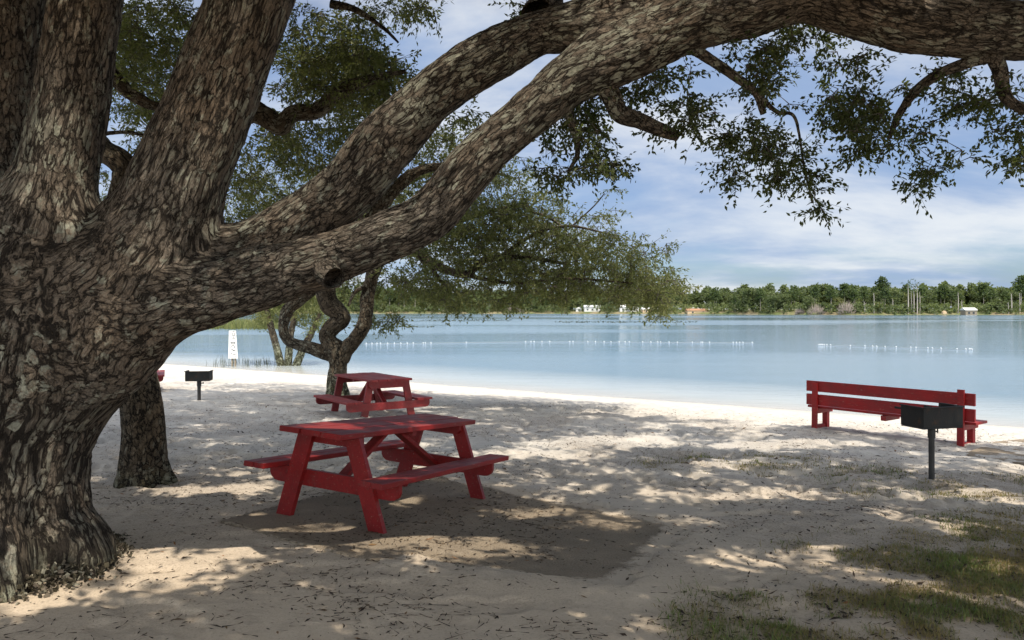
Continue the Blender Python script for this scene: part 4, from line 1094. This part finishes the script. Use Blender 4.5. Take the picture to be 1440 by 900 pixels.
def build_far_trees():
    protos = []
    for kind, H, tint, mat, lab in (('broad', 13, .35, 'leaf_far', 'rounded green tree in the wood along the far shore'), ('broad', 15, .6, 'leaf_far', 'bright spring green tree in the wood along the far shore'), ('broad', 11, .55, 'leaf_olive', 'olive grey tree in the wood along the far shore'),
                                    ('pine', 17, .4, 'needle_far', 'tall dark pine in the wood along the far shore'), ('pine', 16, .6, 'needle_far', 'slender pine with bare lower trunk along the far shore'), ('broad', 7, .7, 'leaf_olive', 'low tan green bush at the far water edge')):
        root = thing('shore_tree', lab, 'tree', (0, 0, 0), 'trees along the far shore')
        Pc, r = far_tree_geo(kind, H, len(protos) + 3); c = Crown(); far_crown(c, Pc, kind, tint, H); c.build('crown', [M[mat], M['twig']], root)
        t = Tube([(0, 0, -1), (.1, 0, H * .3), (0, .1, H * .62), (0, 0, H * .93)], [r * 1.3, r, r * .7, r * .2], 2.5, 7, None, .1, 5).flat_bark()
        t.mesh('trunk', M['trunk_far'] if kind == 'pine' else M['twig'], root); protos.append(root)
    used = set()

    def put(i, x, y, s, rz):
        src = protos[i]
        if i in used:
            o = src.copy(); C.objects.link(o)
            for ch in list(src.children):
                k = ch.copy(); C.objects.link(k); k.parent = o
        else:
            o = src; used.add(i)
        o.location = (x, y, float(far_g(x, y)) - .2); o.scale = (s * R.uniform(.9, 1.15),) * 2 + (s,); o.rotation_euler = (0, 0, rz)
    hid = [(805, 850, 12), (866, 935, 12), (960, 1000, 22), (1352, 1380, 10)]
    x = -265.
    while x < 300:
        x += R.uniform(1.8, 4.2); t = R.choice([7, 12, 19, 28, 40]) + R.uniform(-2, 3); y = float(far_y(x)) + t; u = CX + F * x / y
        if u < 205 or u > 1470: continue
        if any(a - 6 < u < b + 6 and t < dd + 12 for a, b, dd in hid): continue
        i = int(R.choice(6, p=[.27, .20, .18, .14, .11, .10])) if t < 15 else int(R.choice(5, p=[.30, .14, .10, .28, .18]))
        s = (R.uniform(.68, .98) if R.random() < .85 else R.uniform(1., 1.2)) * (1 + .22 * sstep(640, 540, u))
        put(i, x, y, s * (.75 if t < 10 else 1), R.uniform(0, 6.3))
    # the wood behind reads as one mass
    c = Crown()
    for k in range(620):
        x = -330 + 680 * (k + R.random()) / 620 if k % 2 else R.uniform(-330, 350); y = float(far_y(x)) + R.uniform(45, 110); kind = 'broad' if R.random() < .55 else 'pine'
        H = R.uniform(10.5, 14.5) * (1.12 if kind == 'pine' else 1) * (1 + .2 * float(sstep(-40, -110, x))); Pc, r = far_tree_geo(kind, H, k + 100)
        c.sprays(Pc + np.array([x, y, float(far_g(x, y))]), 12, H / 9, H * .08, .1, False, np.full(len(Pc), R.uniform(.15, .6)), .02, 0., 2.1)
    # brushy understorey
    n = 3400; x = R.uniform(-300, 320, n); y = far_y(x) + 2.5 + 42 * R.uniform(0, 1, n) ** 1.6
    u = CX + F * x / y; ok = np.ones(n, bool)
    for a, b, dd in hid: ok &= ~((u > a - 1) & (u < b + 1) & (y < far_y(x) + 10))
    x, y = x[ok], y[ok]; n = len(x)
    c.sprays(np.stack([x, y, far_g(x, y) + R.uniform(.3, 4.5, n)], 1), 12, 1.3, 1.1, .1, False, np.clip(.55 + .9 * (fbm(x * .08, y * .02, 77, 3) - .5) + R.normal(0, .1, n), 0, 1), .02, 0., 2.)
    me = raw_mesh('far_wood', np.concatenate(c.V), np.concatenate(c.T), False, {'tint': np.concatenate(c.t)}, np.concatenate(c.m))
    o = link('far_wood', me, [M['leaf_far'], M['twig']]); o['kind'] = 'stuff'; o['label'] = 'deep green wood behind the far shore'
    # pale bare trunks standing at the edge
    for j, (u, vt, w, lab) in enumerate([(1216, 424, 1.0, 'thin pale bare trunk beside the big grey leafless bush'), (1229, 412, 1.3, 'tall pale bare trunk right of the grey leafless bushes'), (1239, 425, .9, 'short pale bare trunk among green far shore trees'), (1255.5, 420, 1.1, 'pale bare trunk left of the tall pine cluster'),
                                         (1277, 399, 1.5, 'tallest pale trunk at the left of the tall pine cluster'), (1281.5, 408, 1.1, 'thin trunk between the tall pines of the cluster'), (1285, 402, 1.4, 'pale trunk in the middle of the tall pine cluster'), (1289.7, 398, 1.5, 'pale trunk at the right of the tall pine cluster'), (1293.5, 410, 1.1, 'thin trunk just right of the tall pine cluster'),
                                         (1347.5, 411, 1.3, 'pale bare trunk left of the white roofed shed'), (1352.5, 422, 1., 'short bare trunk near the white roofed shed'), (1406, 420, 1.1, 'thin pale bare trunk right of the white roofed shed'), (1418, 425, 1., 'stubby pale trunk between two taller bare ones'), (1422.5, 413, 1.5, 'thick pale bare trunk right of the white roofed shed'), (1434, 412, 1.3, 'pale bare trunk closest to the lake end of the wood')]):
        d = float(far_y((u - CX) / F * 412)) + 3.5 + j % 3; a = px(u, 441, d); z0 = float(far_g(a[0], d)) - .6; zt = px(u, vt, d)[2]
        root = thing('dead_tree', lab, 'tree trunk', (a[0], d, z0))
        Tube([(a[0], d, z0), (a[0] + .1, d, z0 * .5 + zt * .5), (a[0] - .1, d, zt)], [w * .24, w * .19, w * .08], 2., 8, None, .1, j).flat_bark().mesh('trunk', M['trunk_far'], root)
        if vt < 405 or j in (6,):
            c = Crown(); q = np.array([a[0], d, zt]) + R.normal(0, 1, (9, 3)) * np.array([1.3, 1.3, 1.4]) - (0, 0, .6); c.sprays(q, 14, .8, .8, .1, False, R.uniform(.3, .7, 9)); c.build('crown', [M['needle_far'], M['twig']], root)
        else:
            n = 6; A = np.array([a[0], d, 0]) + np.stack([np.zeros(n), np.zeros(n), R.uniform(zt * .55, zt * .95, n)], 1); B = A + np.stack([R.normal(0, .9, n), R.normal(0, .6, n), R.uniform(.1, .8, n)], 1)
            V, T = twig_geom(A, B, .06); world_child(link('crown', raw_mesh('crown', V, T), M['trunk_far']), root)  # bare side branches of the dead trunk, not a leafy crown
    # leafless grey bushes
    for u, v0, w, lab in ((1148, 422, 17, 'wide purplish grey leafless bush at the far water edge'), (1190, 419, 17, 'tall grey leafless bush with yellowish top at the far shore'), (1125, 431, 9, 'small tan leafless bush left of the purplish grey one'), (720, 428, 20, 'pale tan leafless bush left of the white lake cabin')):
        d = float(far_y((u - CX) / F * 430)) + 5; a = px(u, 441, d); z0 = float(far_g(a[0], d)); h = px(u, v0, d)[2] - z0; rad = w / F * d
        root = thing('bare_bush', lab, 'bush', (a[0], d, z0)); n = 420
        dr = rnd_unit(n); dr[:, 2] = np.abs(dr[:, 2]); rr = R.uniform(.35, 1, n)[:, None]; B = dr * rr * np.array([rad, rad * .6, h]) + np.array([a[0], d, z0]); A = B * .55 + .45 * (np.array([a[0], d, z0]) + dr * np.array([rad * .5, rad * .3, h * .1]))
        V, T = twig_geom(A, B, .085); world_child(link('crown', raw_mesh('crown', V, T), M['bare_far']), root)


build_far_trees()


# ------------------------------------------------------------------ loose stuff
def blades(P, h, w, name, mat, tint, lean=.5):
    n = len(P); a = R.uniform(0, 6.283, n); dr = np.stack([np.cos(a), np.sin(a), np.zeros(n)], 1); b = R.uniform(0, 6.283, n); sd = np.stack([np.cos(b), np.sin(b), np.zeros(n)], 1)
    h = h[:, None]; l = lean * R.uniform(.1, 1, n)[:, None]; Z = np.array([[0, 0, 1.]])
    V = np.stack([P - sd * w, P + sd * w, P + Z * h * .6 + dr * h * l * .35 + sd * w * .7, P + Z * h * .6 + dr * h * l * .35 - sd * w * .7, P + Z * h * (1 - l * .25) + dr * h * l], 1).reshape(-1, 3)
    k = np.arange(n)[:, None] * 5; T = np.concatenate([k + np.array([[0, 1, 2]]), k + np.array([[0, 2, 3]]), k + np.array([[3, 2, 4]])], 1).reshape(-1, 3)
    return link(name, raw_mesh(name, V, T, False, {'tint': np.repeat(np.clip(tint, 0, 1), 5)}), mat)


def view_points(n, r0, r1, half=41, pw=1.):
    r = np.exp(R.uniform(math.log(r0), math.log(r1), n) * 1.0); a = np.radians(R.uniform(-half, half, n)); return r * np.sin(a), r * np.cos(a)


def build_litter():
    M['grass'] = mat_leaf('grass_blade', (.26, .19, .075), (.10, .125, .036), (.15, .22, .05), .35)
    xs, ys = [], []
    for _ in range(46):
        x, y = view_points(60000, 1.9, 14); z = ground_smooth(x, y); m = R.random(len(x)) < grass_mask(x, y, z) * np.clip(y / 6, .3, 1) * .42
        xs.append(x[m]); ys.append(y[m])
    x = np.concatenate(xs); y = np.concatenate(ys); P = np.stack([x, y, ground_full(x, y, True) - .004], 1); n = len(P)
    cl = fbm(x * 1.7, y * 1.7, 91, 3)
    o = blades(P, R.uniform(.010, .040, n) * (.5 + cl) * np.where(R.random(n) < .12, 1.7, 1), (.0011 + .00026 * y)[:, None], 'grass', M['grass'], -.08 + 1.35 * (cl - .3) + R.normal(0, .25, n), 1.2)
    o['kind'] = 'stuff'; o['label'] = 'thin patchy grass in the sand'
    # tufts
    # fallen leaves
    k = NT('dry_leaf'); t = k.attr('tint'); M['dry'] = k.fin(k.ramp(t, [(0, (.018, .013, .010)), (.55, (.055, .035, .022)), (.85, (.14, .085, .04)), (1, (.30, .13, .05))]), .75, None, .25)
    x, y = view_points(60000, 1.9, 19); s = x * SHN[0] + y * SHN[1]; z = ground_smooth(x, y)
    dens = (.25 + 1.1 * sstep(.4, .62, fbm(x * 1.3, y * 1.3, 95, 3))) * (1 - .9 * sstep(SHD - 5, SHD - 3, s)) * (.16 + .84 * sstep(3.5, 8, y)) + 4.5 * grass_mask(x, y, z)
    m = R.random(len(x)) < dens * .75; x, y = x[m], y[m]; z = ground_full(x, y, True); n = len(x)
    a = R.uniform(0, 6.283, n); ax = np.stack([np.cos(a), np.sin(a), R.normal(0, .12, n)], 1); sd = np.stack([-np.sin(a), np.cos(a), R.normal(0, .25, n)], 1)
    L = (R.uniform(.010, .038, n) * np.where(R.random(n) < .05, 2., 1) * (1 + .02 * y))[:, None]; W = L * R.uniform(.2, .42, n)[:, None]; P = np.stack([x, y, z + .004], 1); Z = np.array([[0, 0, 1.]])
    V = np.stack([P, P + ax * L * .5 + sd * W * .5 + Z * W * .3, P + ax * L + Z * R.uniform(0, .3, n)[:, None] * L, P + ax * L * .5 - sd * W * .5 + Z * W * .3], 1).reshape(-1, 3)
    b = np.arange(n)[:, None] * 4; T = np.concatenate([b + np.array([[0, 1, 2]]), b + np.array([[0, 2, 3]])], 1).reshape(-1, 3)
    o = link('leaf_litter', raw_mesh('leaf_litter', V, T, False, {'tint': np.repeat(np.clip(R.beta(1.5, 2.0, n), 0, 1), 4)}), M['dry']); o['kind'] = 'stuff'; o['label'] = 'dry fallen leaves scattered over the sand'
    # twigs and pine straw
    x, y = view_points(7500, 1.9, 18); s = x * SHN[0] + y * SHN[1]; m = (R.random(len(x)) < .10 + .9 * sstep(.46, .64, fbm(x * .9, y * .9, 97, 3))) & (s < SHD - 3); x, y = x[m], y[m]; n = len(x)
    a = R.uniform(0, 6.283, n); L = R.uniform(.03, .12, n) * np.where(R.random(n) < .04, 2.6, 1); x2 = x + np.cos(a) * L; y2 = y + np.sin(a) * L; xm = (x + x2) / 2 + R.normal(0, .08, n) * L; ym = (y + y2) / 2 + R.normal(0, .08, n) * L
    p0, p1, p2 = (np.stack([q, w, ground_full(q, w, True) + .005], 1) for q, w in ((x, y), (xm, ym), (x2, y2)))
    r = R.uniform(.0012, .0035, n) * (1 + .05 * y); V1, T1 = twig_geom(p0, p1, r); V2, T2 = twig_geom(p2, p1, r * .8)
    o = link('fallen_twigs', raw_mesh('fallen_twigs', np.concatenate([V1, V2]), np.concatenate([T1, T2 + len(V1)]), False, {'tint': np.repeat(R.uniform(0, .7, n * 2), 4)}), M['dry']); o['kind'] = 'stuff'; o['label'] = 'small fallen twigs and straw on the sand'


build_litter()


def build_chips():
    n = 2600; a = R.uniform(-2.4, 1.5, n); q = .66 + np.abs(R.normal(0, .075, n)); x = -3.15 + q * np.cos(a) * 1.02; y = 4.52 + q * np.sin(a); z = ground_full(x, y, True)
    h = np.clip((.86 - q) * 1.2, 0, .25) * R.random(n); P = np.stack([x, y, z + h * .5], 1)
    ax = rnd_unit(n); sd = np.cross(ax, rnd_unit(n)); sd /= np.linalg.norm(sd, axis=1)[:, None]; L = R.uniform(.004, .015, n)[:, None]; W = L * R.uniform(.5, .9, n)[:, None]; nn = np.cross(ax, sd) * L * .25
    V = np.stack([P - ax * L - sd * W, P + ax * L - sd * W * .8, P + ax * L * .8 + sd * W, P - ax * L * .9 + sd * W * .9], 1); V = np.concatenate([V + nn[:, None], V - nn[:, None]], 1).reshape(-1, 3)
    b = np.arange(n)[:, None] * 8; F_ = np.concatenate([b + np.array([f]) for f in ((0, 1, 2, 3), (7, 6, 5, 4), (0, 4, 5, 1), (1, 5, 6, 2), (2, 6, 7, 3), (3, 7, 4, 0))], 1).reshape(-1, 4)
    k = NT('bark_chip'); t = k.attr('tint'); m_ = k.fin(k.ramp(t, [(0, (.03, .025, .018)), (.5, (.065, .055, .035)), (.8, (.13, .105, .08)), (1, (.26, .24, .18))]), .95, None, .1)
    o = link('bark_chips', raw_mesh('bark_chips', V, F_, False, {'tint': np.repeat(R.random(n), 8)}), m_); o['kind'] = 'stuff'; o['label'] = 'flaked mossy bark chips heaped round the foot of the huge oak'


build_chips()


def build_reeds():
    M['reed'] = mat_leaf('reed_blade', (.10, .10, .035), (.13, .15, .045), (.20, .19, .07), .2)
    u = np.concatenate([R.normal(314, 9, 40), R.normal(345, 14, 60), R.uniform(355, 388, 40)]); v = R.uniform(509, 517, len(u))
    P = np.array([water_point(a, b) for a, b in zip(u, v)]); P[:, 2] -= .1
    M['reed_dark'] = mat_plain('dark_reed', (.06, .07, .05), .7, .3)
    o = blades(P, R.uniform(.25, .62, len(u)), np.full((len(u), 1), .012), 'shore_reeds', M['reed_dark'], R.random(len(u)), .35); o['kind'] = 'stuff'; o['label'] = 'sparse dark reeds in the shallows round the white sign'
    n = 9000; u = R.uniform(150, 405, n); d = R.uniform(104, 150, n); x = (u - CX) / F * d; edge = fbm(x * .05, d * .05, 99, 3); m = edge > .36; x, d = x[m], d[m]
    o = blades(np.stack([x, d, np.full(len(x), ZW - .1)], 1), R.uniform(.7, 1.5, len(x)), np.full((len(x), 1), .05), 'reed_bed', M['reed'], R.random(len(x)), .3); o['kind'] = 'stuff'; o['label'] = 'pale green reed bed far out in the lake'
    u = np.concatenate([R.uniform(590, 720, 260), R.uniform(780, 980, 420), R.uniform(560, 610, 60)]); v = np.concatenate([450.5 + R.normal(0, .5, 260), 452.5 + (R.uniform(0, 1, 420)) * 1.0 + R.normal(0, .5, 420), 460 + R.normal(0, .4, 60)])
    P = np.array([water_point(a, b) for a, b in zip(u, v)]); n = len(P)
    o = blades(P, R.uniform(.05, .22, n), R.uniform(.05, .25, n)[:, None], 'pond_weed', M['reed_dark'], R.random(n), .4); o['kind'] = 'stuff'; o['label'] = 'thin dark line of weed out on the lake'


build_reeds()


# ------------------------------------------------------------------ light, sky, camera
def build_world():
    w = bpy.data.worlds.new('World'); S.world = w; w.use_nodes = True; t = w.node_tree; n = t.nodes; L = t.links
    bg = n['Background']; el = math.asin(SUN[2])
    sky = n.new('ShaderNodeTexSky'); sky.sky_type = 'NISHITA'; sky.sun_disc = False; sky.sun_elevation = el; sky.sun_rotation = math.atan2(SUN[0], SUN[1]); sky.air_density = 1.2; sky.dust_density = .6; sky.ozone_density = 2.5
    tc = n.new('ShaderNodeTexCoord'); sp = n.new('ShaderNodeSeparateXYZ'); L.new(tc.outputs['Generated'], sp.inputs[0])

    def mth(op, a, b=None):
        k = n.new('ShaderNodeMath'); k.operation = op
        for i, v in enumerate((a, b)):
            if v is None: continue
            if isinstance(v, (int, float)): k.inputs[i].default_value = v
            else: L.new(v, k.inputs[i])
        return k.outputs[0]

    def rng(v, a, b, c=0., d=1.):
        k = n.new('ShaderNodeMapRange'); k.interpolation_type = 'SMOOTHSTEP'; L.new(v, k.inputs[0])
        for i, q in enumerate((a, b, c, d)): k.inputs[i + 1].default_value = q
        return k.outputs[0]
    zz = mth('ADD', mth('MAXIMUM', sp.outputs['Z'], 0.), .25)
    cb = n.new('ShaderNodeCombineXYZ'); L.new(mth('DIVIDE', sp.outputs['X'], zz), cb.inputs[0]); L.new(mth('DIVIDE', sp.outputs['Y'], zz), cb.inputs[1])

    def noise(sc, det, rough, off, dist=0.):
        mp = n.new('ShaderNodeMapping'); mp.inputs['Location'].default_value = off; L.new(cb.outputs[0], mp.inputs[0])
        mp.inputs['Scale'].default_value = (.8, 1.25, 1); mp.inputs['Rotation'].default_value = (0, 0, .25)
        k = n.new('ShaderNodeTexNoise'); k.inputs['Scale'].default_value = sc; k.inputs['Detail'].default_value = det; k.inputs['Roughness'].default_value = rough; k.inputs['Distortion'].default_value = dist; L.new(mp.outputs[0], k.inputs['Vector']); return k.outputs[0]
    a = noise(.85, 8, .58, (1.7, .4, 0), .3); b = noise(2.6, 7, .62, (5, 2, 0), .2); v = noise(.28, 4, .5, (9.3, 4.1, 0))
    cov = mth('ADD', mth('MULTIPLY', a, .62), mth('ADD', mth('MULTIPLY', b, .2), mth('MULTIPLY', v, .25)))
    cl = rng(cov, .41, .59)
    shade = rng(noise(1.05, 7, .58, (3, 7, 0), .3), .38, .62)
    cm = n.new('ShaderNodeMix'); cm.data_type = 'RGBA'; cm.inputs[6].default_value = (2.5, 3.4, 5.1, 1); cm.inputs[7].default_value = (6.3, 6.5, 6.7, 1); L.new(shade, cm.inputs[0])
    mx = n.new('ShaderNodeMix'); mx.data_type = 'RGBA'; L.new(mth('MULTIPLY', cl, .85), mx.inputs[0]); sg = n.new('ShaderNodeMix'); sg.data_type = 'RGBA'; sg.blend_type = 'MULTIPLY'; sg.inputs[0].default_value = 1; L.new(sky.outputs[0], sg.inputs[6])
    lo = n.new('ShaderNodeMix'); lo.data_type = 'RGBA'; lo.inputs[6].default_value = (.52, .66, .93, 1); lo.inputs[7].default_value = (.85, .74, .76, 1); L.new(rng(sp.outputs['Z'], .0, .45), lo.inputs[0]); L.new(lo.outputs[2], sg.inputs[7])
    L.new(sg.outputs[2], mx.inputs[6]); L.new(cm.outputs[2], mx.inputs[7])
    # unseen sky overhead and behind the camera boosted and warmed as added fill
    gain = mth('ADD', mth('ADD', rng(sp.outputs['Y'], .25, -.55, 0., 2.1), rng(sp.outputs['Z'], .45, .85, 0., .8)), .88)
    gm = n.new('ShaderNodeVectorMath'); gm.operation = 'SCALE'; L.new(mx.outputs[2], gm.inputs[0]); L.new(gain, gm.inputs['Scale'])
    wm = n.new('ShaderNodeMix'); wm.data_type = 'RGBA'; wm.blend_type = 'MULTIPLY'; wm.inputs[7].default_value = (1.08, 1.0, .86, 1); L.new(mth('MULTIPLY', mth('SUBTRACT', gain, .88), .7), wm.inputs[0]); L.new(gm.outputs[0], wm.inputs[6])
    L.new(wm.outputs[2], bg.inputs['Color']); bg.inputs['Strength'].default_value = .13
    sun = bpy.data.lights.new('sun', 'SUN'); sun.energy = 4.6; sun.angle = math.radians(.53); sun.color = (1, .92, .78)
    o = bpy.data.objects.new('sun', sun); C.objects.link(o); o.rotation_euler = Vector(SUN).to_track_quat('Z', 'Y').to_euler(); o.location = (0, 0, 30)


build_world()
cam = bpy.data.cameras.new('camera'); co = bpy.data.objects.new('camera', cam); C.objects.link(co); S.camera = co
cam.sensor_width = 36; cam.lens = F / 1440 * 36; cam.shift_y = -(450 - CY) / 1440; cam.clip_start = .05; cam.clip_end = 12000
co.location = (0, 0, EYE); co.rotation_euler = (math.radians(90), 0, 0)
S.view_settings.view_transform = 'Standard'; S.view_settings.look = 'None'; S.view_settings.exposure = .31; S.view_settings.gamma = 1
S.render.engine = 'CYCLES'; S.cycles.use_denoising = True; S.cycles.max_bounces = 8; S.cycles.diffuse_bounces = 4; S.cycles.transparent_max_bounces = 8; S.cycles.caustics_reflective = False; S.cycles.caustics_refractive = False
S.cycles.use_adaptive_sampling = True; S.cycles.adaptive_threshold = .01
